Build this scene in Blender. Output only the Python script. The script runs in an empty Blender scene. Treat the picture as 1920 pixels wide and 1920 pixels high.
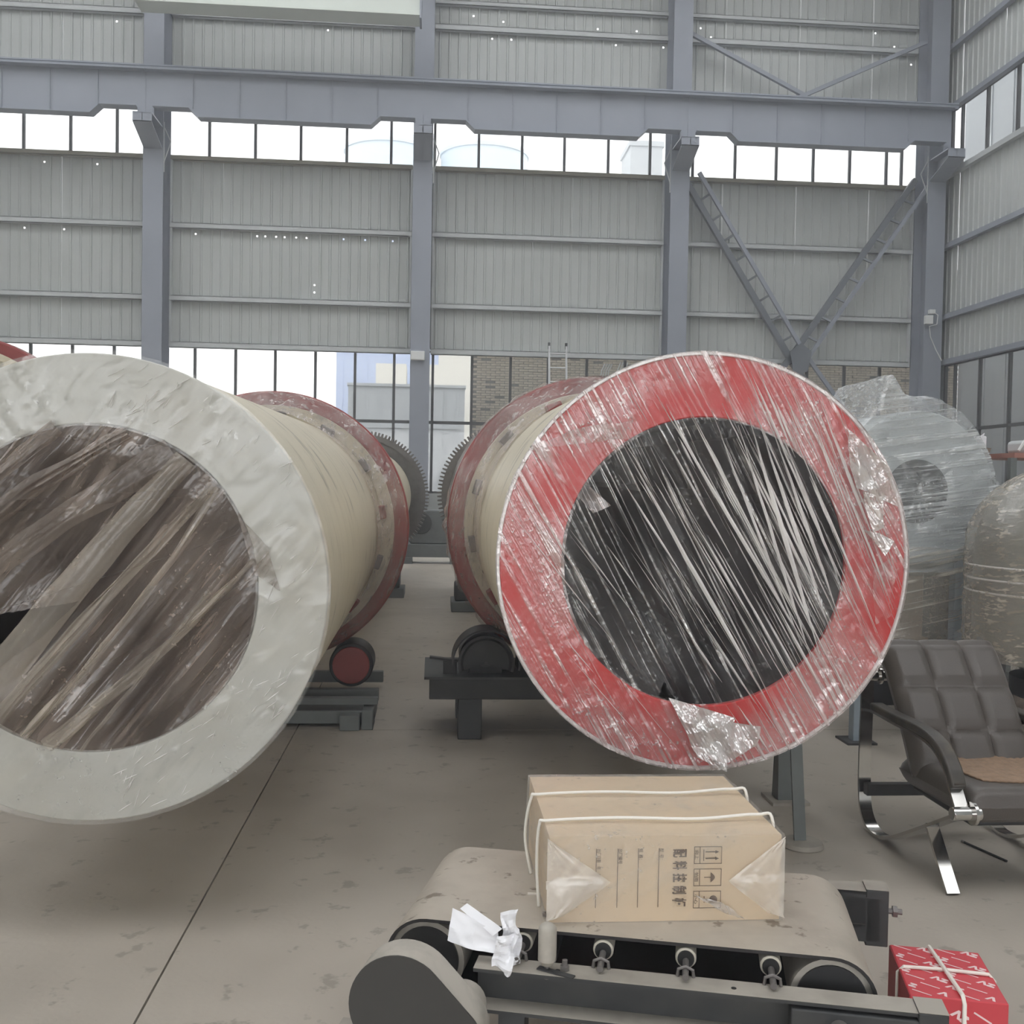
import bpy, math, random
from mathutils import Vector, Matrix, noise
sc = bpy.context.scene
C = sc.collection
R = math.radians
PI = math.pi

# ------------------------------------------------------------------ camera
TH, PH, RO = math.atan(150 / 1920), math.atan(52 / 1920), .018
fw = Vector((math.sin(TH) * math.cos(PH), math.cos(TH) * math.cos(PH), -math.sin(PH)))
r0 = Vector((math.cos(TH), -math.sin(TH), 0)); u0 = r0.cross(fw)
rt = r0 * math.cos(RO) + u0 * math.sin(RO); up = u0 * math.cos(RO) - r0 * math.sin(RO)
cam = bpy.data.objects.new('camera', bpy.data.cameras.new('camera'))
cam.matrix_world = Matrix(((rt.x, up.x, -fw.x, 0), (rt.y, up.y, -fw.y, 0), (rt.z, up.z, -fw.z, 1.5), (0, 0, 0, 1)))
cam.data.sensor_width = 36; cam.data.lens = 36; cam.data.clip_end = 400; cam.data.clip_start = .05
C.objects.link(cam); sc.camera = cam

# ------------------------------------------------------------------ sky, exposure
SKY = 1.0
w = bpy.data.worlds.new('overcast_sky'); sc.world = w; w.use_nodes = True
bg = w.node_tree.nodes['Background']; bg.inputs[0].default_value = (.97, .985, 1, 1); bg.inputs[1].default_value = SKY
sc.view_settings.view_transform = 'Standard'; sc.view_settings.look = 'None'
sc.view_settings.gamma = 1; sc.view_settings.use_curve_mapping = False
sc.view_settings.exposure = 1.9
cy = sc.cycles
cy.max_bounces = 6; cy.diffuse_bounces = 4; cy.glossy_bounces = 3; cy.transmission_bounces = 2
cy.transparent_max_bounces = 14; cy.caustics_reflective = False; cy.caustics_refractive = False
cy.sample_clamp_indirect = 6; cy.use_adaptive_sampling = True; cy.adaptive_threshold = .1; cy.use_denoising = True
try: cy.denoiser = 'OPENIMAGEDENOISE'
except Exception: pass

FRONT = -7.0          # open loading end of the hall behind the camera
DOOR = (-7.0, 6.0, 4.2)   # the big door: from x, to x, height

# ------------------------------------------------------------------ materials
def lin(c):
    return tuple(((v / 255) / 12.92 if v / 255 <= .04045 else ((v / 255 + .055) / 1.055) ** 2.4) for v in c)
M = {}
def mat(name, rgb, rough=.6, metal=0., dirt=0., dirt_rgb=(60, 55, 50), scale=4., bump=0., bump_scale=60., spec=.5, stretch=None, speck=0., speck_rgb=(50, 48, 45), speck_scale=9., world=False):
    m = bpy.data.materials.new(name); m.use_nodes = True; nt = m.node_tree; n = nt.nodes; b = n['Principled BSDF']
    c = lin(rgb) + (1,); b.inputs['Base Color'].default_value = c; b.inputs['Roughness'].default_value = rough
    b.inputs['Metallic'].default_value = metal; b.inputs['Specular IOR Level'].default_value = spec
    tc = n.new('ShaderNodeTexCoord'); out = None
    src = n.new('ShaderNodeNewGeometry').outputs['Position'] if world else tc.outputs['Object']
    if stretch:
        mp = n.new('ShaderNodeMapping'); mp.inputs['Scale'].default_value = stretch; nt.links.new(src, mp.inputs[0]); src = mp.outputs[0]
    def layer(prev, amt, col, sc_, lo, hi, det=3):
        nz = n.new('ShaderNodeTexNoise'); nz.inputs['Scale'].default_value = sc_; nz.inputs['Detail'].default_value = det; nz.inputs['Roughness'].default_value = .65
        nt.links.new(src, nz.inputs['Vector'])
        rp = n.new('ShaderNodeMapRange'); rp.inputs[1].default_value = lo; rp.inputs[2].default_value = hi; rp.inputs[4].default_value = amt
        nt.links.new(nz.outputs[0], rp.inputs[0])
        mx = n.new('ShaderNodeMix'); mx.data_type = 'RGBA'; mx.inputs[7].default_value = lin(col) + (1,)
        if prev is None: mx.inputs[6].default_value = c
        else: nt.links.new(prev, mx.inputs[6])
        nt.links.new(rp.outputs[0], mx.inputs[0]); return mx.outputs[2]
    if dirt: out = layer(out, dirt, dirt_rgb, scale, .42, .72)
    if speck: out = layer(out, speck, speck_rgb, speck_scale, .60, .66, 4)
    if out is not None: nt.links.new(out, b.inputs['Base Color'])
    if bump:
        nz = n.new('ShaderNodeTexNoise'); nz.inputs['Scale'].default_value = bump_scale; nz.inputs['Detail'].default_value = 4
        nt.links.new(tc.outputs['Object'], nz.inputs['Vector'])
        bp = n.new('ShaderNodeBump'); bp.inputs['Strength'].default_value = bump; bp.inputs['Distance'].default_value = .01
        nt.links.new(nz.outputs[0], bp.inputs['Height']); nt.links.new(bp.outputs[0], b.inputs['Normal'])
    M[name] = m; return m

def film_mat(name, rgb, base, var, streak, angle, sx, sy, crinkle=.3, rough=.18, gloss=.45, cs=55., seed=0., lo=.5, hi=.62, bump=.6):
    """clear stretch film: see-through, milky where it bunches up into creases"""
    m = bpy.data.materials.new(name); m.use_nodes = True; nt = m.node_tree; n = nt.nodes; L = nt.links
    n.remove(n['Principled BSDF']); o = n['Material Output']
    tc = n.new('ShaderNodeTexCoord')
    mp = n.new('ShaderNodeMapping'); mp.vector_type = 'TEXTURE'; mp.inputs['Rotation'].default_value = (0, angle, 0); mp.inputs['Location'].default_value = (seed, 0, seed)
    L.new(tc.outputs['Object'], mp.inputs[0])
    m2 = n.new('ShaderNodeMapping'); m2.inputs['Scale'].default_value = (sx, sx * .3, sy); L.new(mp.outputs[0], m2.inputs[0])
    def nz(vec, s, d=3, r=.6):
        t = n.new('ShaderNodeTexNoise'); t.inputs['Scale'].default_value = s; t.inputs['Detail'].default_value = d; t.inputs['Roughness'].default_value = r; L.new(vec, t.inputs['Vector']); return t.outputs[0]
    def rng(v, a, b, c, d):
        t = n.new('ShaderNodeMapRange'); L.new(v, t.inputs[0])
        for i, x in enumerate((a, b, c, d)): t.inputs[i + 1].default_value = x
        return t.outputs[0]
    def ma(op, a, b):
        t = n.new('ShaderNodeMath'); t.operation = op
        for i, x in enumerate((a, b)):
            if isinstance(x, (int, float)): t.inputs[i].default_value = x
            else: L.new(x, t.inputs[i])
        return t.outputs[0]
    s1 = nz(m2.outputs[0], 1., 2, .7)
    st = rng(s1, lo, hi, 0, 1)
    big = rng(nz(mp.outputs[0], 2.6, 1), .38, .62, 0, 1)
    big2 = rng(nz(mp.outputs[0], 5.3, 1), .4, .65, 0, 1)
    ck = rng(nz(tc.outputs['Object'], cs, 2, .75), .60, .70, 0, crinkle)
    f = ma('ADD', ma('MULTIPLY', big, var), base)
    f = ma('ADD', f, ma('MULTIPLY', ma('MULTIPLY', st, ma('ADD', ma('MULTIPLY', big2, .75), .25)), streak))
    f = ma('ADD', f, ma('MULTIPLY', ck, big))
    f = ma('MINIMUM', f, .93)
    bp = n.new('ShaderNodeBump'); bp.inputs['Strength'].default_value = bump; bp.inputs['Distance'].default_value = .02
    h = ma('ADD', s1, ma('MULTIPLY', nz(tc.outputs['Object'], cs, 1), .35)); L.new(h, bp.inputs['Height'])
    tr = n.new('ShaderNodeBsdfTransparent'); df = n.new('ShaderNodeBsdfDiffuse'); gl = n.new('ShaderNodeBsdfGlossy')
    df.inputs[0].default_value = lin(rgb) + (1,); gl.inputs['Roughness'].default_value = rough
    L.new(bp.outputs[0], gl.inputs['Normal']); L.new(bp.outputs[0], df.inputs['Normal'])
    mg = n.new('ShaderNodeMixShader'); mg.inputs[0].default_value = gloss; L.new(df.outputs[0], mg.inputs[1]); L.new(gl.outputs[0], mg.inputs[2])
    mx = n.new('ShaderNodeMixShader'); L.new(f, mx.inputs[0]); L.new(tr.outputs[0], mx.inputs[1]); L.new(mg.outputs[0], mx.inputs[2])
    L.new(mx.outputs[0], o.inputs[0]); M[name] = m; return m

mat('concrete', (182, 174, 163), .55, dirt=.6, dirt_rgb=(150, 142, 131), scale=.8, bump=.12, bump_scale=40, spec=.35, speck=.4, speck_rgb=(110, 104, 95), speck_scale=8, world=True)
mat('joint_filler', (55, 52, 48), .9)
mat('asphalt', (120, 118, 114), .9)
mat('sheet_metal', (187, 191, 190), .45, dirt=.35, dirt_rgb=(169, 173, 171), scale=.7, spec=.4, world=True)
mat('roof_metal', (178, 180, 180), .6)
mat('column_paint', (148, 154, 166), .5, dirt=.3, dirt_rgb=(130, 136, 148), scale=1.2)
mat('girt_paint', (196, 200, 202), .5, dirt=.3, dirt_rgb=(160, 164, 166), scale=2)
mat('brace_paint', (112, 117, 125), .5)
mat('window_frame', (74, 74, 76), .5)
mat('sill_trim', (150, 146, 130), .6)
mat('pale_steel', (205, 212, 206), .5)
mat('brick', (226, 212, 192), .9, dirt=.7, dirt_rgb=(168, 154, 138), scale=6)
mat('mortar', (138, 132, 126), .95)
mat('pale_blue_wall', (186, 200, 232), .8)
mat('cream_wall', (228, 224, 214), .8)
mat('container_grey', (176, 180, 184), .6, dirt=.3, dirt_rgb=(150, 154, 158), scale=.4)
mat('tank_white', (206, 218, 226), .6)
mat('cream_paint', (216, 207, 186), .42, dirt=.35, dirt_rgb=(188, 178, 156), scale=1.6, speck=.5, speck_rgb=(110, 104, 88), speck_scale=1.6, stretch=(1.6, 6, 1.6))
mat('grey_plate', (192, 192, 185), .5, dirt=.5, dirt_rgb=(176, 168, 150), scale=2.2)
mat('red_plate', (196, 38, 40), .35, dirt=.25, dirt_rgb=(170, 36, 40), scale=3)
mat('red_oxide', (150, 64, 62), .4, dirt=.5, dirt_rgb=(108, 54, 52), scale=3)
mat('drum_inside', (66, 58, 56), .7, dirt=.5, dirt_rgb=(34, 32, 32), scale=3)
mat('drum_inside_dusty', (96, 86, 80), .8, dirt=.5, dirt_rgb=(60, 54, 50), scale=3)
mat('gear_steel', (118, 114, 112), .45, metal=.3, dirt=.5, dirt_rgb=(80, 74, 72), scale=8)
mat('dark_steel', (52, 53, 55), .55, dirt=.35, dirt_rgb=(86, 84, 80), scale=6)
mat('black_steel', (34, 34, 36), .5, dirt=.3, dirt_rgb=(62, 60, 58), scale=6)
mat('dusty_steel', (166, 160, 150), .7, dirt=.5, dirt_rgb=(128, 122, 114), scale=9)
mat('frame_grey', (112, 116, 116), .6, dirt=.4, dirt_rgb=(84, 86, 86), scale=5)
mat('belt_rubber', (184, 175, 162), .55, dirt=.6, dirt_rgb=(152, 143, 131), scale=5, speck=.7, speck_rgb=(92, 76, 62), speck_scale=11, bump=.1)
mat('belt_edge', (48, 46, 46), .8)
mat('roller_cream', (196, 190, 176), .5, dirt=.4, dirt_rgb=(150, 142, 128), scale=20)
mat('rubber_black', (24, 24, 25), .6)
mat('guard_face', (62, 60, 58), .7, dirt=.25, dirt_rgb=(74, 72, 68), scale=6)
mat('guard_rim', (178, 172, 162), .65, dirt=.5, dirt_rgb=(120, 116, 108), scale=12)
mat('carton', (212, 190, 160), .75, dirt=.3, dirt_rgb=(198, 174, 143), scale=5)
mat('carton_print', (96, 78, 66), .9)
mat('strap_white', (238, 234, 226), .5)
mat('tape_yellow', (222, 206, 158), .3)
mat('paper', (240, 240, 244), .85)
mat('red_card', (206, 66, 76), .5, dirt=.2, dirt_rgb=(214, 92, 92), scale=6)
mat('red_card_dark', (150, 48, 54), .6)
mat('print_white', (240, 214, 214), .7)
mat('leather', (86, 80, 76), .36, bump=.15, bump_scale=220, dirt=.4, dirt_rgb=(88, 83, 78), scale=3)
mat('chrome', (205, 203, 200), .16, metal=1.)
mat('arm_pad', (58, 54, 51), .45, dirt=.5, dirt_rgb=(112, 104, 92), scale=7)
mat('bead_mat', (148, 122, 100), .7, dirt=.5, dirt_rgb=(104, 84, 66), scale=26)
mat('post_blue_grey', (150, 162, 172), .5, dirt=.3, dirt_rgb=(122, 132, 140), scale=5)
mat('machine_white', (186, 192, 194), .5, dirt=.2, dirt_rgb=(164, 170, 172), scale=3)
mat('board_brown', (128, 110, 96), .8, dirt=.4, dirt_rgb=(96, 82, 72), scale=5)
mat('rack_red', (168, 118, 108), .6)
mat('vessel_grey', (108, 112, 112), .5, dirt=.3, dirt_rgb=(84, 88, 88), scale=4)
mat('white_plastic', (226, 228, 228), .4)
mat('aluminium', (196, 198, 200), .35, metal=.6)
mat('crate_black', (40, 40, 43), .6)
film_mat('film_red', (248, 226, 224), .05, .30, .55, R(-30), 60, .8, crinkle=.5, seed=3.1, bump=.45)
film_mat('film_opening', (226, 218, 214), .05, .06, .85, R(-28), 72, .45, crinkle=.25, seed=1.7, gloss=.55, lo=.54, hi=.66, bump=.5)
film_mat('film_grey', (206, 205, 200), .12, .14, .22, R(40), 14, 3.0, crinkle=.35, seed=5.2, cs=30, gloss=.3, bump=.25)
film_mat('film_dusty', (146, 131, 120), .28, .2, .4, R(38), 34, .9, crinkle=.35, seed=2.4, cs=40, gloss=.15, bump=.4)
film_mat('film_fold', (200, 188, 172), .24, .16, .3, R(38), 16, .5, crinkle=.1, seed=6.4, gloss=.2, bump=.2)
film_mat('film_dense', (238, 230, 226), .45, .3, .5, R(-30), 40, 6, crinkle=.5, seed=8.8, gloss=.5)
film_mat('film_tyre', (226, 212, 206), .16, .22, .5, R(15), 30, 8, crinkle=.5, seed=4.4)
film_mat('film_white', (232, 236, 238), .28, .16, .55, R(82), 60, .8, crinkle=.4, seed=7.7, gloss=.4, bump=.4)
film_mat('film_wrap', (226, 220, 208), .18, .2, .6, R(78), 50, .6, crinkle=.2, seed=9.9, gloss=.4, bump=.4)
film_mat('film_tank', (214, 204, 190), .30, .12, .5, R(80), 46, .5, crinkle=0, seed=4.9, gloss=.3, bump=.3)
film_mat('film_box', (248, 242, 234), .09, .14, .14, R(60), 16, 4, crinkle=.2, seed=1.2, gloss=.3, bump=.3)
film_mat('film_gusset', (248, 240, 230), .36, .22, .2, R(40), 10, 4, crinkle=.15, seed=5.5, gloss=.15, bump=.3)
film_mat('film_crease', (255, 252, 250), .72, .2, .1, 0, 30, 30, crinkle=.1, seed=2.2, gloss=.22, bump=.2)

def glass_mat():
    m = bpy.data.materials.new('window_glass'); m.use_nodes = True; nt = m.node_tree; n = nt.nodes; L = nt.links
    n.remove(n['Principled BSDF']); o = n['Material Output']
    tr = n.new('ShaderNodeBsdfTransparent'); tr.inputs[0].default_value = (.97, .98, .98, 1)
    gl = n.new('ShaderNodeBsdfGlossy'); gl.inputs['Roughness'].default_value = .05
    df = n.new('ShaderNodeBsdfDiffuse'); df.inputs[0].default_value = (.7, .7, .72, 1)
    a = n.new('ShaderNodeMixShader'); a.inputs[0].default_value = .05; L.new(tr.outputs[0], a.inputs[1]); L.new(df.outputs[0], a.inputs[2])
    b = n.new('ShaderNodeMixShader'); b.inputs[0].default_value = .05; L.new(a.outputs[0], b.inputs[1]); L.new(gl.outputs[0], b.inputs[2])
    L.new(b.outputs[0], o.inputs[0]); M['glass'] = m
glass_mat()

# ------------------------------------------------------------------ mesh helpers
class MB:
    def __init__(s): s.v = []; s.f = []
    def add(s, vs, fs):
        o = len(s.v); s.v += [tuple(p) for p in vs]; s.f += [tuple(i + o for i in f) for f in fs]; return s
    def box(s, a, b):
        x0, y0, z0 = a; x1, y1, z1 = b
        return s.add([(x0, y0, z0), (x1, y0, z0), (x1, y1, z0), (x0, y1, z0), (x0, y0, z1), (x1, y0, z1), (x1, y1, z1), (x0, y1, z1)],
                     [(3, 2, 1, 0), (4, 5, 6, 7), (0, 1, 5, 4), (1, 2, 6, 5), (2, 3, 7, 6), (3, 0, 4, 7)])
    def bar(s, p, q, wd, ht, upv=(0, 0, 1)):
        p, q = Vector(p), Vector(q); d = (q - p).normalized(); u = Vector(upv)
        sd = d.cross(u)
        if sd.length < 1e-4: sd = d.cross(Vector((0, 1, 0)))
        sd.normalize(); u = sd.cross(d).normalized(); sd *= wd / 2; u = u * ht / 2
        return s.add([p - sd - u, p + sd - u, p + sd + u, p - sd + u, q - sd - u, q + sd - u, q + sd + u, q - sd + u],
                     [(3, 2, 1, 0), (4, 5, 6, 7), (0, 1, 5, 4), (1, 2, 6, 5), (2, 3, 7, 6), (3, 0, 4, 7)])
    def cyl(s, p, q, r, seg=20, r2=None, caps=True):
        p, q = Vector(p), Vector(q); r2 = r if r2 is None else r2; d = (q - p).normalized()
        a = d.orthogonal().normalized(); b = d.cross(a)
        vs = [p + (a * math.cos(t) + b * math.sin(t)) * r for t in (2 * PI * i / seg for i in range(seg))] + \
             [q + (a * math.cos(t) + b * math.sin(t)) * r2 for t in (2 * PI * i / seg for i in range(seg))]
        fs = [(i, (i + 1) % seg, seg + (i + 1) % seg, seg + i) for i in range(seg)]
        if caps: fs += [tuple(range(seg - 1, -1, -1)), tuple(range(seg, 2 * seg))]
        return s.add(vs, fs)
    def rev(s, prof, seg=64, c=(0, 0, 0), axis='Y', closed=True, a0=0., a1=2 * PI):
        """revolve (radius, along) profile"""
        n = len(prof); full = abs(a1 - a0 - 2 * PI) < 1e-6; k = seg if full else seg + 1; vs = []
        for i in range(k):
            t = a0 + (a1 - a0) * i / seg; ct, st = math.cos(t), math.sin(t)
            for r, y in prof:
                vs.append((c[0] + r * ct, c[1] + y, c[2] + r * st) if axis == 'Y' else (c[0] + r * ct, c[1] + r * st, c[2] + y) if axis == 'Z' else (c[0] + y, c[1] + r * ct, c[2] + r * st))
        fs = []
        for i in range(seg):
            j = (i + 1) % k
            for m in range(n if closed else n - 1):
                a, b = m, (m + 1) % n
                f = (i * n + a, i * n + b, j * n + b, j * n + a)
                fs.append(f if axis != 'Z' else f[::-1])
        return s.add(vs, fs)
    def prism(s, poly, d0, d1, plane='XZ'):
        """polygon extruded along the missing axis"""
        def p3(a, b, d): return (a, d, b) if plane == 'XZ' else (a, b, d) if plane == 'XY' else (d, a, b)
        n = len(poly); vs = [p3(a, b, d0) for a, b in poly] + [p3(a, b, d1) for a, b in poly]
        return s.add(vs, [tuple(range(n - 1, -1, -1)), tuple(range(n, 2 * n))] + [(i, (i + 1) % n, n + (i + 1) % n, n + i) for i in range(n)])
    def tube(s, pts, r, seg=10, flat=None):
        """round tube (or flat bar: flat=(w,h) with the side vector X) along points"""
        P = [Vector(p) for p in pts]; n = len(P); rings = []
        for i, p in enumerate(P):
            d = (P[min(i + 1, n - 1)] - P[max(i - 1, 0)]).normalized()
            if flat:
                sd = Vector((1, 0, 0)); u = sd.cross(d).normalized(); W, Hh = flat[0] / 2, flat[1] / 2
                rings.append([p + sd * W + u * Hh, p - sd * W + u * Hh, p - sd * W - u * Hh, p + sd * W - u * Hh])
            else:
                if i == 0: a = d.orthogonal().normalized()
                else: a = (a - d * a.dot(d)).normalized()
                b = d.cross(a)
                rings.append([p + (a * math.cos(t) + b * math.sin(t)) * r for t in (2 * PI * k / seg for k in range(seg))])
        m = len(rings[0]); fs = []
        for i in range(n - 1):
            for k in range(m): fs.append((i * m + k, i * m + (k + 1) % m, (i + 1) * m + (k + 1) % m, (i + 1) * m + k))
        fs += [tuple(range(m - 1, -1, -1)), tuple((n - 1) * m + k for k in range(m))]
        return s.add([v for rg in rings for v in rg], fs)
    def grid(s, fn, nu, nv, keep=None):
        vs = [fn(i / nu, j / nv) for j in range(nv + 1) for i in range(nu + 1)]; fs = []
        for j in range(nv):
            for i in range(nu):
                if keep and not keep((i + .5) / nu, (j + .5) / nv): continue
                a = j * (nu + 1) + i; fs.append((a, a + 1, a + nu + 2, a + nu + 1))
        return s.add(vs, fs)
    def mesh(s, name, m, smooth=None):
        me = bpy.data.meshes.new(name); me.from_pydata(s.v, [], s.f); me.update()
        if m: me.materials.append(M[m])
        if smooth:
            me.polygons.foreach_set('use_smooth', [True] * len(me.polygons)); me.set_sharp_from_angle(angle=R(smooth))
        return me
    def build(s, name, m, parent=None, smooth=None, bevel=0, seg=2):
        return place(name, s.mesh(name, m, smooth), parent, bevel=bevel, seg=seg)
def place(name, me, parent=None, loc=(0, 0, 0), rot=(0, 0, 0), bevel=0, seg=2):
    o = bpy.data.objects.new(name, me); C.objects.link(o); o.parent = parent; o.location = loc; o.rotation_euler = rot
    if bevel:
        b = o.modifiers.new('edge', 'BEVEL'); b.width = bevel; b.segments = seg; b.limit_method = 'ANGLE'; b.angle_limit = R(40)
        me.polygons.foreach_set('use_smooth', [True] * len(me.polygons)); me.set_sharp_from_angle(angle=R(45))
        b.harden_normals = False
    return o
def empty(name, loc=(0, 0, 0), rot=(0, 0, 0)):
    o = bpy.data.objects.new(name, None); o.empty_display_size = .1; C.objects.link(o); o.location = loc; o.rotation_euler = rot; return o
def tag(o, label, cat=None, group=None, kind=None):
    o['label'] = label
    if cat: o['category'] = cat
    if group: o['group'] = group
    if kind: o['kind'] = kind
    return o
def struct(o, label): return tag(o, label, kind='structure')
def copy_tree(o, parent=None):
    c = o.copy(); C.objects.link(c); c.parent = parent
    for ch in list(o.children): copy_tree(ch, c)
    return c
def N(x, y=0., z=0.): return noise.noise(Vector((x, y, z)))
def text_mesh(body, size, m, align='LEFT', bold=0.):
    cu = bpy.data.curves.new('lettering', 'FONT'); cu.body = body; cu.size = size; cu.align_x = align; cu.offset = bold; cu.resolution_u = 2; cu.extrude = .0003
    o = bpy.data.objects.new('lettering', cu); C.objects.link(o); bpy.context.view_layer.update()
    me = bpy.data.meshes.new_from_object(o.evaluated_get(bpy.context.evaluated_depsgraph_get()))
    bpy.data.objects.remove(o); me.materials.clear(); me.materials.append(M[m]); return me

# ================================================================== THE HALL
YW = 24.2                      # inner face of the back wall cladding
XR = 12.2                      # inner face of the right wall cladding
COLX = [-12.3, -6.3, -.33, 5.6, 11.75]
# floor of cast slabs with open joints
fl = struct(MB().box((-30, -20, -.3), (40, 70, -.03)).build('floor', 'joint_filler'), 'dusty grey concrete floor of the workshop with a thin straight joint')
sl = MB().box((0, 0, -.028), (5.993, 5.993, 0)).mesh('floor_slab', 'concrete')
for i in range(-3, 3):
    for j in range(-2, 5):
        if -.79 + 6 * i + 6 > XR + 6: continue
        place('floor_slab', sl, fl, (-.79 + 6 * i, -5.8 + 6 * j, 0))
# yard outside
struct(MB().box((-60, 25, -.35), (60, 90, -.031)).build('ground_outside', 'asphalt'), 'pale yard ground outside beyond the windows')

def sheet(h, wd=.9, holes=()):
    pitch = wd / 4; mb = MB(); xs = []
    for k in range(4):
        x = k * pitch; xs += [(x, 0), (x + pitch - .062, 0), (x + pitch - .046, -.026), (x + pitch - .016, -.026)]
    xs += [(wd, 0)]
    for i in range(len(xs) - 1):
        (xa, ya), (xb, yb) = xs[i], xs[i + 1]
        hz = [(hx, z) for k, hx, z in holes if i == k * 4]
        if not hz: mb.add([(xa, ya, 0), (xb, yb, 0), (xb, yb, h), (xa, ya, h)], [(0, 1, 2, 3)]); continue
        hx, s_ = hz[0][0], .02; X = [xa, xa + hx - s_, xa + hx + s_, xb]; zs = [0]
        for _, z in sorted(hz, key=lambda t: t[1]): zs += [z - s_, z + s_]
        zs.append(h)
        for a in range(3):
            for b in range(len(zs) - 1):
                if a == 1 and b % 2 == 1: continue
                mb.add([(X[a], 0, zs[b]), (X[a + 1], 0, zs[b]), (X[a + 1], 0, zs[b + 1]), (X[a], 0, zs[b + 1])], [(0, 1, 2, 3)])
    return mb.mesh('wall_sheet', 'sheet_metal')

# low wall under the windows carries the sheets and girts
wb = struct(MB().box((-19, YW, 0), (XR + .3, YW + .24, 1.25)).build('wall_back', 'sheet_metal'), 'back wall of grey corrugated steel sheets with horizontal girts')
T1, T2 = (4.62, 8.82), (10.3, 14.6)
s1, s2 = sheet(T1[1] - T1[0]), sheet(T2[1] - T2[0])
holes1 = {10: [(0, .08, 2.5), (2, .06, 4.0)], 11: [(0, .05, 2.5), (3, .1, 4.0)], 14: [(1, .06, 2.5)], 15: [(3, .1, 2.5)], 16: [(0, .06, 2.5), (1, .08, 2.5), (2, .05, 2.5), (3, .09, 2.5)], 17: [(1, .07, 1.25), (1, .07, 1.42), (0, .1, 2.5)], 18: [(0, .05, 2.5), (2, .1, 2.5)], 19: [(1, .06, 2.5)]}
holes2 = {12: [(1, .06, 1.55)], 17: [(2, .08, 1.6)], 18: [(0, .05, 1.95)], 21: [(1, .06, 2.1), (3, .05, 1.6)], 22: [(0, .08, 2.0), (1, .05, 1.6)], 24: [(2, .06, 1.95)], 25: [(0, .05, 1.6), (2, .09, 1.95)], 26: [(1, .06, 1.6), (3, .06, 2.2)], 27: [(1, .05, 2.1), (2, .08, 1.9)], 32: [(0, .05, 2.2), (2, .08, 1.9)], 33: [(0, .06, 1.5), (1, .06, 2.1)]}
nsh = 34
for k in range(nsh):
    x = XR - .9 * (nsh - k)
    place('wall_sheet', sheet(T1[1] - T1[0], holes=holes1[k]) if k in holes1 else s1, wb, (x, YW + .004 * (k % 2), T1[0]))
    place('wall_sheet', sheet(T2[1] - T2[0], holes=holes2[k]) if k in holes2 else s2, wb, (x, YW + .004 * (k % 2), T2[0]))
for b in range(4):            # girts between the columns
    xa, xb = COLX[b] + .24, COLX[b + 1] - .24
    if b == 3: xb -= .05
    for z, hh in ((12.05, .13), (7.27, .12), (5.62, .12), (4.56, .13), (8.8, .1), (12.62, .1)):
        m_ = 'sill_trim' if z == 8.8 else 'girt_paint'
        mb = MB().box((xa, YW - .16, z - hh / 2), (xb, YW - .145, z + hh / 2)).box((xa, YW - .16, z + hh / 2 - .012), (xb, YW - .035, z + hh / 2)).box((xa, YW - .16, z - hh / 2), (xb, YW - .035, z - hh / 2 + .012))
        g_ = mb.build('girt', m_, wb)
    for xe in (xa + .02, xb - .02):
        MB().box((xe - .02, YW - .15, 4.62), (xe + .02, YW - .035, 8.75)).build('corner_trim', 'girt_paint', wb)

# right wall
wr = struct(MB().box((XR, FRONT, 0), (XR + .24, YW + .24, 1.25)).build('wall_right', 'sheet_metal'), 'side wall of pale corrugated steel meeting the back wall in the corner')
for z0, z1 in ((4.62, 9.0), (10.62, 14.6)):
    sm = sheet(z1 - z0)
    for k in range(10): place('wall_sheet', sm, wr, (XR + .004 * (k % 2), YW - .9 * k, z0), (0, 0, R(-90)))
    mb = MB()                  # the rest of this wall, out beside the camera
    mb.box((XR, FRONT, z0), (XR + .05, YW - 9.0, z1)).build('cladding', 'sheet_metal', wr)
for z in (12.0, 7.33, 5.66, 4.58, 9.02, 10.58):
    MB().box((XR - .16, FRONT, z - .06), (XR - .035, YW - .2, z + .06)).build('girt', 'column_paint' if z != 9.02 else 'girt_paint', wr)
# other sides of the hall, outside the picture
wl = struct(MB().box((-19.1, FRONT, 0), (-19, YW + .2, 14.6)).build('wall_left', 'sheet_metal'), 'plain grey far side wall of the hall')
wf = MB().box((-19, FRONT - .1, 0), (DOOR[0], FRONT, 14.6)).box((DOOR[1], FRONT - .1, 0), (XR + .2, FRONT, 14.6)).box((DOOR[0], FRONT - .1, DOOR[2]), (DOOR[1], FRONT, 14.6)).build('wall_front', 'sheet_metal')
struct(wf, 'front wall of the hall with its wide open door')
ADDED_SKYL = [(-15.5, 4.2), (-9.3, 4.2), (-3.3, 4.2), (2.7, 4.2), (8.7, 4.2)]  # openings added in the unseen roof, placed to light wall and near floor
rf = MB(); xs = [-19.2]
for x, wd in ADDED_SKYL: xs += [x - wd / 2, x + wd / 2]
xs.append(XR + .3)
for i in range(0, len(xs), 2): rf.box((xs[i], FRONT, 14.6), (xs[i + 1], YW + .3, 14.7))
rf.box((-19.2, YW - 3, 14.6), (XR + .3, YW + .3, 14.7)).box((-19.2, 3.0, 14.6), (XR + .3, 11.0, 14.7)).box((-19.2, FRONT, 14.6), (XR + .3, FRONT + .6, 14.7))  # solid band left over the drums to keep the floor below them darker
struct(rf.build('ceiling', 'roof_metal'), 'unseen steel roof deck with skylight strips added to light the hall')

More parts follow.
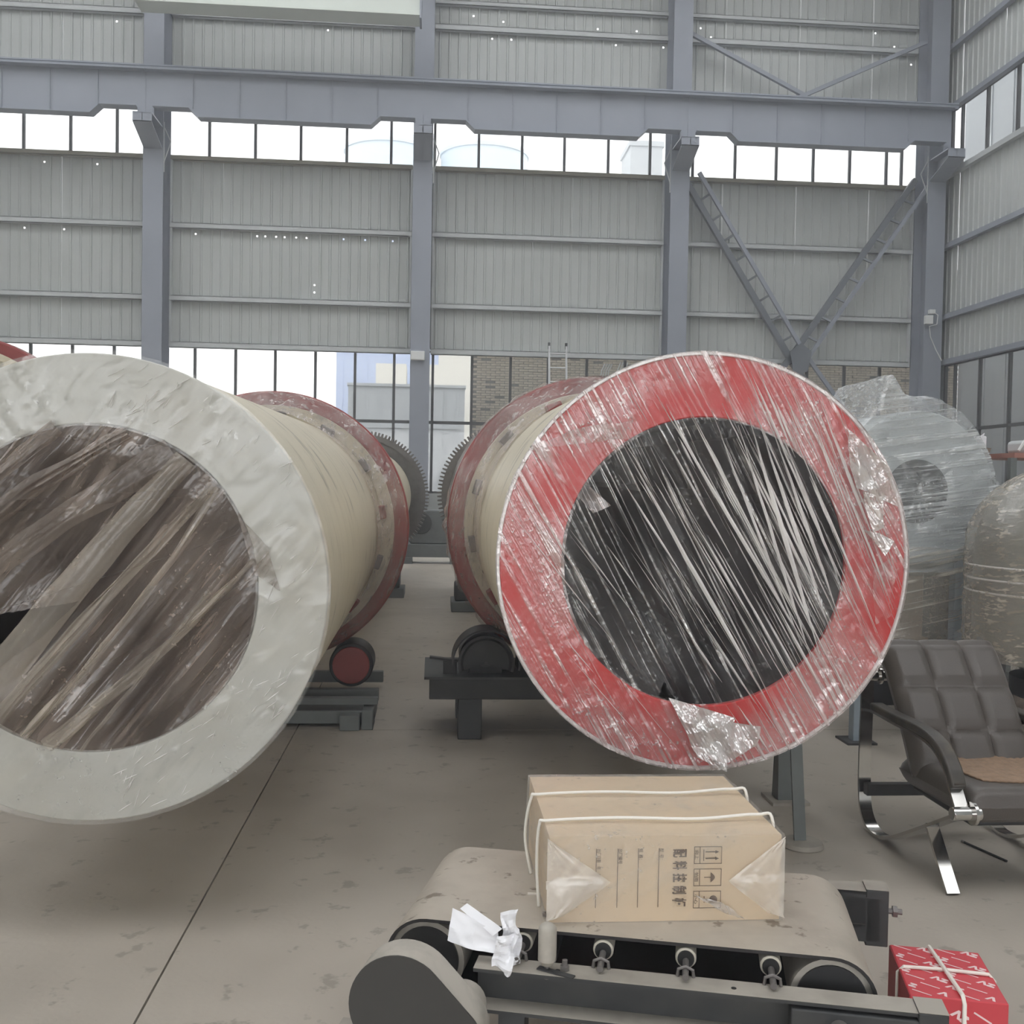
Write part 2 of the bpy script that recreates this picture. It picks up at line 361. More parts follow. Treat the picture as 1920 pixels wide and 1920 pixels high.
# columns
def column(x, label):
    e = struct(empty('column', (x, 0, 0)), label); y0, y1 = 23.5, YW - .02
    MB().box((-.22, y0, 0), (.22, y0 + .02, 14.6)).build('flange', 'column_paint', e)
    MB().box((-.22, y1 - .02, 0), (.22, y1, 14.6)).build('flange', 'column_paint', e)
    MB().box((-.008, y0 + .02, 0), (.008, y1 - .02, 14.6)).build('web', 'column_paint', e)
    MB().box((-.32, y0 - .1, 0), (.32, y1, .03)).build('base_plate', 'column_paint', e)
    # corbel that carries the crane beam
    MB().prism([(22.62, 9.28), (23.5, 9.28), (23.5, 8.8), (22.62, 9.1)], -.008, .008, 'YZ').build('corbel_web', 'column_paint', e)
    MB().box((-.2, 22.62, 9.28), (.2, 23.5, 9.31)).build('corbel_plate', 'column_paint', e)
    c = MB(); c.add([(-.2, 22.62, 9.1), (.2, 22.62, 9.1), (.2, 23.5, 8.8), (-.2, 23.5, 8.8), (-.2, 22.62, 9.12), (.2, 22.62, 9.12), (.2, 23.5, 8.82), (-.2, 23.5, 8.82)], [(3, 2, 1, 0), (4, 5, 6, 7), (0, 1, 5, 4), (1, 2, 6, 5), (2, 3, 7, 6), (3, 0, 4, 7)])
    c.build('corbel_flange', 'column_paint', e)
    MB().box((-.2, 22.62, 9.1), (.2, 22.635, 9.29)).build('corbel_end_plate', 'column_paint', e)
    for s_ in (-1, 1):         # light steel rails beside the corbel
        if (s_ < 0) == (x > 0):
            MB().tube([(s_ * .23, 23.5, 8.5), (s_ * .36, 23.6, 9.0), (s_ * .23, 23.5, 9.3)], .014, 6).build('corbel_stay', 'girt_paint', e)
            MB().cyl((s_ * .24, 23.5, 8.3), (s_ * .24, 23.5, 9.4), .012, 6).build('corbel_stay', 'girt_paint', e)
    return e
for x, l in zip(COLX, ('blue-grey steel column at the far end of the back wall', 'blue-grey steel column behind the grey wrapped drum', 'blue-grey steel column seen between the two big drums', 'blue-grey steel column above the red ended drum', 'blue-grey steel corner column with a junction box and cable')):
    column(x, l)
# side wall columns
for k, y in enumerate((18., 12.)):
    e = struct(empty('column', (XR - .3, y, 0)), ('blue-grey column standing along the side wall', 'second blue-grey column further along the side wall')[k])
    MB().box((-.3, -.2, 0), (-.28, .2, 14.6)).build('flange', 'column_paint', e); MB().box((-.28, -.008, 0), (.1, .008, 14.6)).build('web', 'column_paint', e)
    MB().box((.1, -.2, 0), (.12, .2, 14.6)).build('flange', 'column_paint', e)

# crane runway beams, one for each bay
for b, lab in enumerate(('crane runway beam in the bay behind the grey wrapped drum', 'crane runway beam in the bay between first and middle columns', 'crane runway beam in the bay above the red ended drum', 'crane runway beam in the corner bay with cross bracing')):
    xa, xb = COLX[b] + .005, COLX[b + 1] - .005; e = struct(empty('crane_beam', (0, 22.9, 0)), lab)
    zt, zb, zn = 10.27, 9.29, 9.48
    xl, xr_ = xa + .93, xb - .93
    MB().prism([(xa, zn - .17), (xa + .17, zn - .17), (xa + .17, zn), (xl, zn), (xl + .2, zb), (xr_ - .2, zb), (xr_, zn), (xb - .17, zn), (xb - .17, zn - .17), (xb, zn - .17), (xb, zt), (xa, zt)], -.008, .008).build('web', 'column_paint', e)
    MB().box((xa, -.2, zt - .02), (xb, .2, zt + .005)).build('top_flange', 'column_paint', e)
    bf = MB().prism([(xa + .17, zn), (xl, zn), (xl + .2, zb), (xr_ - .2, zb), (xr_, zn), (xb - .17, zn), (xb - .17, zn + .02), (xr_ + .01, zn + .02), (xr_ - .19, zb + .02), (xl + .19, zb + .02), (xl - .01, zn + .02), (xa + .17, zn + .02)], -.15, .15)
    bf.build('bottom_flange', 'column_paint', e)
    for k in range(1, 6):
        xx = xa + (xb - xa) * k / 6; MB().box((xx - .006, -.04, zb + .06 if 1 < k < 5 else zn + .03), (xx + .006, -.008, zt - .02)).build('stiffener', 'column_paint', e)
struct(MB().prism([(-.06, 10.275), (.06, 10.275), (.05, 10.295), (.02, 10.31), (.02, 10.37), (.04, 10.38), (.04, 10.41), (-.04, 10.41), (-.04, 10.38), (-.02, 10.37), (-.02, 10.31), (-.05, 10.295)], -12.3, 11.9, 'YZ').build('crane_rail', 'column_paint'), 'steel crane rail running along the top of the beams').location.y = 22.9
e = tag(empty('crane_girder', (0, 21.9, 0)), 'pale overhead girder high up by the roof with end plate', 'crane girder')
MB().box((-6.2, -.22, 11.25), (-.42, .22, 11.95)).build('box_girder', 'pale_steel', e)
MB().box((-.42, -.27, 11.15), (-.38, .27, 12.0)).build('end_plate', 'column_paint', e)
MB().box((-6.2, -.28, 11.2), (-.42, .28, 11.25)).build('bottom_flange', 'pale_steel', e)
MB().cyl((-.9, 0, 11.9), (-.9, 0, 14.6), .05, 8).build('hanger', 'column_paint', e); MB().cyl((-5.8, 0, 11.9), (-5.8, 0, 14.6), .05, 8).build('hanger', 'column_paint', e)

# ---- windows
wn = [0]
def window(xs, z0, z1, label, transoms=(), y=YW + .03):
    wn[0] += 1; e = struct(empty('window_%d' % wn[0], (0, y, 0)), label); t = .03
    MB().box((xs[0], -.03, z0), (xs[-1], .03, z0 + .05)).build('frame_rail', 'window_frame', e)
    MB().box((xs[0], -.03, z1 - .05), (xs[-1], .03, z1)).build('frame_rail', 'window_frame', e)
    for x in xs: MB().box((x - t, -.035, z0), (x + t, .035, z1)).build('mullion', 'window_frame', e)
    for zt in transoms: MB().box((xs[0], -.03, zt - .035), (xs[-1], .03, zt + .035)).build('transom', 'window_frame', e)
    zs = [z0] + list(transoms) + [z1]
    for a, b in zip(xs, xs[1:]):
        for c, d in zip(zs, zs[1:]):
            MB().box((a + t, -.003, c + .03), (b - t, .003, d - .03)).build('pane', 'glass', e)
    return e
UP = [[-12.0, -11.42, -10.39, -9.357, -8.324, -7.295, -6.4], [-6.2, -5.227, -4.189, -3.155, -2.103, -1.079, -.35], [-.3, -.066, .959, 1.978, 2.98, 4.025, 5.026, 5.58], [5.62, 6.06, 7.088, 8.096, 9.006, 9.909, 10.82, 11.2, 11.6]]
LO = [[-12.0, -11.0, -10.1, -9.18, -8.256, -7.326, -6.4], [-6.2, -5.509, -4.586, -3.682, -2.76, -1.845, -.937, -.35], [-.3, -.035, .884, 1.796, 2.688, 3.611, 4.53, 5.58], [5.62, 6.2, 7.15, 8.05, 8.98, 9.909, 10.795, 11.6]]
NM = ('behind the grey wrapped drum', 'in the bay right of the first column', 'in the bay above the red ended drum', 'in the corner bay with bracing')
for b in range(4):
    window(UP[b], 8.82, 10.32, 'high band of bright panes ' + NM[b])
    window(LO[b], 1.25, 4.6, 'tall dark framed window wall at low level ' + NM[b], (2.92,))
def window_side(ys, z0, z1, label, transoms=()):
    e = window([-v for v in ys][::-1] if False else sorted(-v for v in ys), z0, z1, label, transoms, 0); e.location = (XR + .03, 0, 0); e.rotation_euler = (0, 0, R(-90)); return e
YS = [23.75, 23.3, 22.2, 21.0, 19.8, 18.6, 17.4, 16.2, 15.0, 13.8, 12.6]
# rotate -90 about Z maps local x to -Y
window_side(YS, 9.02, 10.6, 'high slanting row of panes in the side wall')
window_side(YS, 1.25, 4.55, 'low window wall in the side wall by the corner', (2.95,))
for y0 in (YS[-1],):
    MB().box((XR, FRONT, 1.25), (XR + .05, y0, 4.6)).build('cladding', 'sheet_metal', wr)
    MB().box((XR, FRONT, 9.0), (XR + .05, y0, 10.62)).build('cladding', 'sheet_metal', wr)
for x0, x1 in ((-19, -12.0),):
    MB().box((x0, YW, 1.25), (x1, YW + .05, 4.62)).build('cladding', 'sheet_metal', wb); MB().box((x0, YW, 8.8), (x1, YW + .05, 10.32)).build('cladding', 'sheet_metal', wb)
MB().box((11.6, YW, 1.25), (XR + .2, YW + .05, 4.62)).build('cladding', 'sheet_metal', wb); MB().box((11.6, YW, 8.8), (XR + .2, YW + .05, 10.32)).build('cladding', 'sheet_metal', wb)
MB().box((XR, 23.75, 1.25), (XR + .05, YW + .2, 4.62)).build('cladding', 'sheet_metal', wr); MB().box((XR, 23.75, 9.0), (XR + .05, YW + .2, 10.62)).build('cladding', 'sheet_metal', wr)

# ---- bracing in the corner bay
def lattice(p, q, label, gap=.3, n=9, rungs=True):
    p, q = Vector(p), Vector(q); d = (q - p).normalized(); s_ = Vector((d.z, 0, -d.x)) * gap / 2 + Vector((0, .1, 0)); e = struct(empty('brace_beam'), label)
    MB().bar(p + s_, q + s_, .13, .13, (0, 1, 0)).build('chord', 'brace_paint', e); MB().bar(p - s_, q - s_, .09, .08, (0, 1, 0)).build('chord', 'column_paint', e)
    if rungs:
        for k in range(1, n):
            c = p.lerp(q, k / n); MB().bar(c - s_, c + s_, .05, .05, (0, 1, 0)).build('rung', 'brace_paint', e)
cx = (8.6, 23.75, 4.6)
lattice((5.95, 23.75, 8.75), cx, 'ladder-like brace falling from the column by the red drum to the crossing')
lattice((11.5, 23.75, 8.85), cx, 'ladder-like brace falling from the corner column to the crossing')
lattice(cx, (11.4, 23.75, 1.0), 'lower brace running down from the crossing towards the corner column', rungs=False)
lattice(cx, (5.9, 23.75, 1.0), 'lower brace running down from the crossing behind the red drum', rungs=False)
struct(MB().prism([(8.42, 4.3), (8.6, 4.2), (8.78, 4.3), (8.86, 4.75), (8.6, 4.95), (8.34, 4.75)], 23.6, 23.63).build('brace_beam_gusset', 'brace_paint'), 'steel gusset plate where the lattice braces cross')
for k, (p, q) in enumerate((((5.7, 23.8, 12.15), (9.4, 23.8, 10.4)), ((11.5, 23.75, 12.15), (7.8, 23.75, 10.4)))):
    struct(MB().bar(p, q, .09, .09).build('brace_rod', 'column_paint'), ('thin upper brace rod sloping down away from the red drum column', 'thin upper brace rod sloping down away from the corner column')[k])

# ---- small things on the columns
e = tag(empty('junction_box', (-.38, 23.4, 4.38)), 'white junction box on the middle column', 'junction box')
MB().box((-.16, 0, -.1), (.16, .1, .1)).build('housing', 'white_plastic', e, bevel=.01); MB().box((-.15, -.008, -.09), (.15, 0, .09)).build('cover', 'white_plastic', e, bevel=.004)
e = tag(empty('junction_box', (11.6, 23.37, 5.55)), 'small white socket box with looping cable on the corner column', 'junction box')
MB().box((-.09, 0, -.1), (.09, .12, .1)).build('housing', 'white_plastic', e, bevel=.01); MB().box((.0, 0, .14), (.14, .12, .24)).build('upper_box', 'white_plastic', e, bevel=.01)
MB().tube([(.07, .05, .2), (.22, .05, .12), (.2, .05, -.1), (.02, .05, -.15), (.05, .05, -.4), (.2, .06, -.7), (.36, .08, -.95)], .012, 6).build('cable', 'white_plastic', e, 40)

# ---- ladder leaning on the wall
e = tag(empty('ladder', (2.85, 23.75, 0)), 'pale metal ladder leaning against the back wall', 'ladder')
for s_ in (-1, 1):
    rl = MB().bar((s_ * .2, -.9, 0), (s_ * .2, 0, 4.72), .06, .04, (1, 0, 0)).build('rail', 'aluminium', e); MB().bar((s_ * .2, .0, 4.66), (s_ * .2, .02, 4.8), .07, .05, (1, 0, 0)).build('rail_cap', 'rubber_black', rl)
for k in range(14):
    t = (k + .5) / 14; MB().cyl((-.2, -.9 * (1 - t), 4.72 * t), (.2, -.9 * (1 - t), 4.72 * t), .018, 8).build('rung', 'aluminium', e)

# ---- outside
e = tag(empty('brick_building', (0, 27.2, 0)), 'weathered brick wall of the building outside the windows', 'brick wall')
MB().box((1.0, .05, 0), (14.3, .4, 7.6)).build('backing_wall', 'mortar', e)
bk = MB().box((0, 0, 0), (.235, .06, .053)).mesh('brick', 'brick'); rnd = random.Random(5); rest = MB(); cnt = 0
for r_ in range(54):
    z = 1.6 + r_ * .066
    for i in range(53):
        x = 1.0 + i * .25 + (.125 if r_ % 2 else 0)
        vis = z > 3.0 and x < 6.2 and (x - 1) * .55 < 9 and z < 4.9
        near = (x < 4.1 and 3.6 < z < 5.0)
        dy = rnd.uniform(0, .025)
        if rnd.random() < .04: continue
        if near and cnt < 290: place('brick', bk, e, (x, dy, z)); cnt += 1
        else: rest.box((x, dy, z), (x + .235, dy + .06, z + .053))
o = rest.build('brick_courses', 'brick', e); o['kind'] = 'stuff'
e = tag(empty('grey_shed', (0, 40, 0)), 'pale grey sheet metal shed in the yard outside', 'shed')
MB().box((-3.3, 0, 0), (1.2, 4, 5.25)).build('wall', 'container_grey', e)
for k in range(9): MB().box((-3.1 + k * .5, -.03, 0), (-3.04 + k * .5, 0, 5.1)).build('rib', 'container_grey', e)
MB().box((-3.3, -.05, 3.6), (1.0, 0, 3.72)).build('rail', 'container_grey', e); MB().box((-3.34, -.08, 5.2), (1.24, 4, 5.3)).build('roof_edge', 'container_grey', e)
e = tag(empty('blue_building', (0, 52, 0)), 'pale blue building far outside with cream blocks before it', 'building')
MB().box((-4.9, 0, 0), (2.2, 6, 14)).build('wall', 'pale_blue_wall', e)
for k in range(6): MB().box((-4.7 + k * 1.2, -.04, 0), (-4.55 + k * 1.2, 0, 13.8)).build('wall_rib', 'pale_blue_wall', e)
e = tag(empty('cream_building', (0, 48, 0)), 'cream stair tower outside beside the blue building', 'building')
MB().box((-2.7, 0, 0), (-1.3, 2, 7.0)).build('low_block', 'cream_wall', e); MB().box((.2, 0, 0), (1.9, 2, 9.5)).build('tower', 'cream_wall', e); MB().box((-.5, 0, 0), (.2, 2, 7.0)).build('low_block', 'cream_wall', e)
for k, x in enumerate((-2.9, 2.8)):
    e = tag(empty('storage_tank', (x, 62, 0)), ('pale storage tank outside seen high up before the middle column', 'pale storage tank outside seen high up past the middle column')[k], 'tank')
    MB().rev([(2.6, 0), (2.6, 21.2)], 32, axis='Z', closed=False).build('shell', 'tank_white', e, 30); MB().rev([(2.62, 21.15), (2.0, 21.8), (1.0, 22.1), (0.01, 22.15)], 32, axis='Z', closed=False).build('dome', 'tank_white', e, 60)
    MB().rev([(2.6, 21.0), (2.68, 21.0), (2.68, 21.2), (2.6, 21.2)], 32, axis='Z').build('top_rim', 'tank_white', e, 30)
e = tag(empty('tall_block', (0, 60, 0)), 'pale tall block outside seen through the high panes', 'building')
MB().box((11.3, 0, 0), (13.2, 3, 21.7)).build('wall', 'container_grey', e); MB().box((11.2, -.1, 21.5), (13.3, 3, 21.8)).build('roof_edge', 'container_grey', e)
e = tag(empty('neighbour_hall', (14.45, 0, 0)), 'grey neighbouring hall standing close beyond the side windows', 'building')
MB().box((0, -4, 0), (3, 27.4, 13.6)).build('wall', 'container_grey', e)
for k in range(30): MB().box((-.03, -3 + k, 0), (0, -2.9 + k, 13.4)).build('wall_rib', 'container_grey', e)
for k in range(3):             # white bent tube frames propped outside
    e = tag(empty('tube_frame', (4.15 + k * .4, 25.6, 3.9)), ('white bent tube frame propped outside, nearest the ladder', 'white bent tube frame propped outside, middle one', 'white bent tube frame propped outside, beside the red drum')[k], 'tube frame')
    for j in range(4): MB().tube([(j * .06, 0, -3.9), (j * .06, 0, .2), (j * .06 + .05, 0, .5), (j * .06 + .13, 0, .72 - .05 * (k == 0))], .016, 6).build('tube', 'white_plastic', e, 40)
    MB().box((-.03, -.02, -.3), (.24, .02, -.25)).build('cross_bar', 'white_plastic', e)
# ================================================================== THE DRUMS
def crumple(corners, amp, n, seed, freq=7., ridged=True):
    a, b, c, d = [Vector(p) for p in corners]; nr = (b - a).cross(d - a).normalized()
    def fn(u, v):
        p = a.lerp(b, u).lerp(d.lerp(c, u), v); q = p * freq + Vector((seed * 7.3, seed * 3.1, seed * 5.7))
        k = noise.noise(q); k2 = noise.noise(q * 2.3)
        h = (abs(k) * 1.6 - .4 + abs(k2) * .7) if ridged else k
        e_ = noise.noise(q * 1.1 + Vector((9, 4, 2))) * amp * .6
        return p + nr * h * amp + (b - a).normalized() * e_
    return MB().grid(fn, n, n)
def ribbon(mb, pts, wd, lift=.004, nrm=(0, -1, 0)):
    P = [Vector(p) for p in pts]; n = len(P); nv = Vector(nrm); vs = []
    for i, p in enumerate(P):
        d = (P[min(i + 1, n - 1)] - P[max(i - 1, 0)]).normalized(); s_ = d.cross(nv).normalized(); t = i / (n - 1)
        ww = wd * max(.12, math.sin(PI * min(max(t, .04), .96))) / 2
        vs += [p - s_ * ww, p + nv * lift, p + s_ * ww]
    mb.add(vs, [f for i in range(n - 1) for f in ((3 * i, 3 * i + 1, 3 * i + 4, 3 * i + 3), (3 * i + 1, 3 * i + 2, 3 * i + 5, 3 * i + 4))])
def gear_profile(ro, ri_t, n):
    pts = []
    for i in range(n):
        a = 2 * PI * i / n; s_ = 2 * PI / n
        for f, r in ((0, ri_t), (.28, ri_t), (.4, ro), (.72, ro), (.84, ri_t)): pts.append((r, a + f * s_))
    return pts
def gear_ring(e, y, ro, ri, wd, n=110):
    pts = gear_profile(ro, ro - .055, n); m = len(pts)
    vs = [(r * math.cos(a), yy, r * math.sin(a)) for yy in (y, y + wd) for r, a in pts] + [(ri * math.cos(a), yy, ri * math.sin(a)) for yy in (y, y + wd) for r, a in pts]
    fs = []
    for i in range(m):
        j = (i + 1) % m
        fs += [(i, j, m + j, m + i), (2 * m + i, 2 * m + j, j, i), (m + i, m + j, 3 * m + j, 3 * m + i), (3 * m + i, 3 * m + j, 2 * m + j, 2 * m + i)]
    return MB().add(vs, fs).build('gear_ring', 'gear_steel', e)
RO_, RI_ = .75, .527
def drum(e, plate, inside, L, yt, rt_, yg, rg, shell=RO_, hole=RI_):
    ep = MB().rev([(hole, 0), (shell, 0), (shell, .03), (hole, .03)], 128).build('end_plate', plate, e, 30, bevel=.004)
    MB().rev([(shell - .006, .03), (shell - .006, L)], 128, closed=False).build('shell', 'cream_paint', e, 40)
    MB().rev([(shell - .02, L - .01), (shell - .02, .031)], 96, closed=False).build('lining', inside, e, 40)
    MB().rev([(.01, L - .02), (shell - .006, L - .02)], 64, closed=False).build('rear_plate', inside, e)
    for k in range(10):
        a = 2 * PI * k / 10 + .3; c, s_ = math.cos(a), math.sin(a)
        MB().bar((c * (shell - .08), .5, s_ * (shell - .08)), (c * (shell - .08), L - .5, s_ * (shell - .08)), .012, .12, (c, 0, s_)).build('lifter', inside, e)
    for yy in (yt,):
        b = .015; MB().rev([(rt_ - .11, yy), (rt_ - b, yy), (rt_, yy + b), (rt_, yy + .2 - b), (rt_ - b, yy + .2), (rt_ - .11, yy + .2)], 128).build('tyre', 'red_oxide', e, 30)
        ri = rt_ - .11
        MB().rev([(shell - .007, yy - .05), (ri + .012, yy - .05), (ri + .012, yy - .012), (shell - .007, yy - .012)], 128).build('retaining_ring', 'cream_paint', e, 30, bevel=.004)
        MB().rev([(shell - .007, yy), (ri + .001, yy), (ri + .001, yy + .24), (shell - .007, yy + .24)], 96).build('tyre_seat', 'cream_paint', e, 30)
        for k in range(14):
            a = 2 * PI * (k + .35) / 14; c, s_ = math.cos(a), math.sin(a)
            o = MB().box((-.045, yy - .19, -.012), (.045, yy - .055, .03)).build('stop_block', 'gear_steel' if k % 4 else 'red_oxide', e, bevel=.006)
            o.location = (c * shell, 0, s_ * shell); o.rotation_euler = (0, PI / 2 - a, 0)
    gear_ring(e, yg, rg, rg - .14, .16)
    MB().rev([(shell - .01, yg + .06), (rg - .13, yg + .06), (rg - .13, yg + .1), (shell - .01, yg + .1)], 96).build('gear_flange', 'gear_steel', e, 30)
    return e
def film_tyre_skirt(e, y0, y1, ra, rb, seed, m='film_tyre', amp=.02):
    def fn(u, v):
        a = 2 * PI * u; r = ra + (rb - ra) * v + amp * (abs(N(a * 9, v * 2, seed)) * 2 - .6) * (.3 + math.sin(PI * v)); y = y0 + (y1 - y0) * v + .04 * N(a * 5, 3, seed) * v
        return (r * math.cos(a), y, r * math.sin(a))
    return MB().grid(fn, 220, 8).build('film_skirt', m, e, 60)

# ---- right: red ended drum
eR = tag(empty('rotary_drum', (.994, 3.655, 1.229), (.013, 0, 0)), 'big rotary drum with bright red end plate wrapped in clear film', 'rotary drum')
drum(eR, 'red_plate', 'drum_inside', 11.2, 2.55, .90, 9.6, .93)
CA, SA = math.cos(R(-30)), math.sin(R(-30))
def wr_(x, z, f1, f2, seed, ang=R(-30)):
    # creases run along the direction (sin, -cos): c is measured across them
    c = x * math.cos(ang) - z * math.sin(ang); a = x * math.sin(ang) + z * math.cos(ang)
    return abs(N(c * f1, a * f2, seed))
def filmR(u, v):
    a = 2 * PI * u; r = .518 + (.764 - .518) * v; x, z = r * math.cos(a), r * math.sin(a)
    return (x, -.004 - .014 * wr_(x, z, 26, 3, 1.3) - .012 * abs(N(x * 14, z * 14, 4)) * (N(x * 2, z * 2, 8) > -.1), z)
MB().grid(filmR, 420, 22).build('film_cover', 'film_red', eR, 60)
def filmRo(u, v):
    a = 2 * PI * u; r = .525 * v + .001; x, z = r * math.cos(a), r * math.sin(a); t = 1 - (r / .525) ** 2
    return (x, .002 + .03 * t - .028 * wr_(x, z, 22, 1.5, 2.2, R(-28)) * min(1, t * 4 + .2), z)
def keepRo(u, v):              # torn slit low in the opening
    a = 2 * PI * u; r = .525 * v; x, z = r * math.cos(a), r * math.sin(a)
    return not (z < -.43 and abs(x + .135 - (z + .43) * .1) < .028 * (-z - .43) / .09)
MB().grid(filmRo, 380, 60, keepRo).build('film_window', 'film_opening', eR, 60)
def filmRs(u, v):
    a = 2 * PI * u; y = -.008 + v * (.16 + .07 * N(a * 3, 1, 1) + .03 * N(a * 11, 2, 1)); r = .764 - .012 * v + .01 * N(a * 14, v * 2, 6) * v
    return (r * math.cos(a), y, r * math.sin(a))
MB().grid(filmRs, 300, 6).build('film_edge_skirt', 'film_dense', eR, 60)
MB().rev([(.756 + .008 * math.cos(t), .004 + .01 * math.sin(t)) for t in (2 * PI * k / 6 for k in range(6))], 160).build('film_hem', 'film_crease', eR, 60)
rnd = random.Random(11); mb = MB()
for k in range(150):
    t = rnd.random() ** .8
    if k < 95: c0 = -.12 + .8 * rnd.random(); a0 = rnd.uniform(-.2, .62)
    else: c0 = rnd.uniform(-.6, .7); a0 = rnd.uniform(-.6, .7)
    ang = R(-30) + (c0 - .15) * R(-16) * -1
    dx, dz = -math.sin(ang), -math.cos(ang); px, pz = c0 * math.cos(ang), -c0 * math.sin(ang)
    st = (px - dx * a0, pz - dz * a0); Lr = rnd.uniform(.12, .65); pts = []
    for i in range(9):
        s_ = Lr * i / 8; x, z = st[0] + dx * s_ + .002 * N(k * 3.1, i * .4), st[1] + dz * s_
        if math.hypot(x, z) < .745: pts.append((x, -.022 - .004 * rnd.random(), z))
    if len(pts) > 3: ribbon(mb, pts, rnd.choice((.002, .003, .004, .005, .008)), .003)
for x0, z0, x1, z1, wd in ((-.20, .60, .40, -.34, .014), (-.318, .42, .27, -.56, .016), (-.26, .45, .34, -.66, .006), (.18, .5, .47, -.25, .016), (.23, .48, .50, -.2, .013), (.27, .45, .51, -.1, .012), (.14, .52, .43, -.33, .018), (.10, .5, .40, -.36, .012), (.0, .55, .36, -.30, .010), (-.68, .28, -.42, -.12, .006)):
    pts = [(x0 + (x1 - x0) * i / 12 + .004 * N(i * .5, x0 * 9), -.026, z0 + (z1 - z0) * i / 12) for i in range(13)]; ribbon(mb, pts, wd, .006)
o = mb.build('film_crease', 'film_crease', eR, 50); o['kind'] = 'stuff'
crumple([(-.13, -.035, -.49), (.11, -.04, -.56), (.08, -.075, -.75), (-.03, -.06, -.70)], .03, 26, 1.).build('film_flap', 'film_dense', eR, 40)
crumple([(-.04, -.05, -.56), (.2, -.05, -.59), (.19, -.06, -.66), (.05, -.07, -.745)], .03, 24, 2.).build('film_flap', 'film_dense', eR, 40)
crumple([(-.64, -.03, .40), (-.50, -.04, .47), (-.29, -.05, .505), (-.30, -.03, .44)], .035, 26, 3.).build('film_flap', 'film_red', eR, 40)
crumple([(-.65, -.03, .41), (-.60, -.04, .43), (-.36, -.03, .2), (-.42, -.03, .17)], .02, 20, 3.5).build('film_flap', 'film_red', eR, 40)
crumple([(.50, -.03, .50), (.66, -.05, .36), (.70, -.04, .22), (.54, -.04, .28)], .035, 26, 4.).build('film_flap', 'film_dense', eR, 40)
crumple([(.56, -.05, .27), (.63, -.06, .25), (.64, -.05, .14), (.60, -.05, .12)], .02, 14, 5.).build('film_flap', 'film_dense', eR, 40)
crumple([(.57, -.04, .13), (.62, -.05, .12), (.68, -.06, .09), (.655, -.05, .035)], .02, 14, 6.).build('film_flap', 'film_dense', eR, 40)
crumple([(.62, -.03, -.02), (.70, -.03, .03), (.70, -.03, -.18), (.63, -.04, -.22)], .025, 20, 7.).build('film_flap', 'film_red', eR, 40)
crumple([(-.52, -.02, -.02), (-.46, -.03, -.04), (-.36, -.03, -.36), (-.44, -.03, -.30)], .03, 24, 8.).build('film_flap', 'film_opening', eR, 40)
film_tyre_skirt(eR, 1.6, 2.52, .756, .90, 2.)
film_tyre_skirt(eR, 2.5, 2.85, .905, .915, 5.)

# ---- left: grey ended drum
eL = tag(empty('rotary_drum', (-1.083, 3.355, 1.142), (.010, 0, 0)), 'big cream rotary drum with pale grey end plate under dusty film', 'rotary drum')
drum(eL, 'grey_plate', 'drum_inside_dusty', 14.6, 3.72, .925, 13.0, 1.03)
def filmL(u, v):
    a = 2 * PI * u; r = .52 + (.760 - .52) * v; x, z = r * math.cos(a), r * math.sin(a)
    return (x, -.004 - .006 * abs(N(x * 12, z * 12, 4)) - .005 * wr_(x, z, 14, 3, 3.3, R(40)), z)
MB().grid(filmL, 400, 20).build('film_cover', 'film_grey', eL, 60)
GAP = [(-.56, -.12), (-.28, -.085), (-.05, -.045), (-.16, -.16), (-.28, -.25), (-.56, -.42)]
def inpoly(x, z, P):
    c = False; j = len(P) - 1
    for i in range(len(P)):
        if (P[i][1] > z) != (P[j][1] > z) and x < (P[j][0] - P[i][0]) * (z - P[i][1]) / (P[j][1] - P[i][1]) + P[i][0]: c = not c
        j = i
    return c
def filmLo(u, v):
    a = 2 * PI * u; r = .525 * v + .001; x, z = r * math.cos(a), r * math.sin(a); t = 1 - (r / .525) ** 2
    return (x, .002 + .06 * t - (.09 * wr_(x, z, 6.5, .8, 7.2, R(36)) + .03 * wr_(x, z, 17, 1.2, 2.2, R(38))) * min(1, t * 3 + .1), z)
def keepLo(u, v):
    a = 2 * PI * u; r = .525 * v; return not inpoly(r * math.cos(a), r * math.sin(a), GAP)
MB().grid(filmLo, 360, 70, keepLo).build('film_window', 'film_dusty', eL, 60)
def band(e, p0, p1, w0, w1, seed, m, y=-.02, bow=.0):
    p0, p1 = Vector((p0[0], 0, p0[1])), Vector((p1[0], 0, p1[1])); d = (p1 - p0).normalized(); s_ = Vector((d.z, 0, -d.x))
    def fn(u, v):
        p = p0.lerp(p1, v) + s_ * ((u - .5) * (w0 + (w1 - w0) * v) + bow * math.sin(PI * v) + .008 * N(v * 6, u * 2, seed))
        return (p.x, y - .02 * abs(N(u * 4, v * .7, seed)) - .012 * math.sin(PI * u), p.z)
    return MB().grid(fn, 14, 40).build('film_fold', m, e, 60)
band(eL, (-.40, -.46), (.30, .42), .13, .08, 1., 'film_fold', -.012, -.02)
band(eL, (-.30, -.44), (.39, .335), .05, .03, 2., 'film_fold', -.02, -.01)
band(eL, (-.13, -.50), (.515, .10), .05, .018, 3., 'film_fold', -.016, .02)
band(eL, (-.02, -.515), (.38, .0), .012, .012, 8., 'film_fold', -.016)
band(eL, (-.20, -.47), (.40, .33), .03, .02, 4., 'film_fold', -.015, .03)
band(eL, (-.50, -.10), (.26, .44), .06, .10, 5., 'film_dusty', -.012, -.02)
band(eL, (-.52, .05), (.12, .50), .09, .04, 6., 'film_dusty', -.012, -.02)
band(eL, (-.50, .17), (-.1, .515), .05, .05, 7., 'film_dusty', -.012)
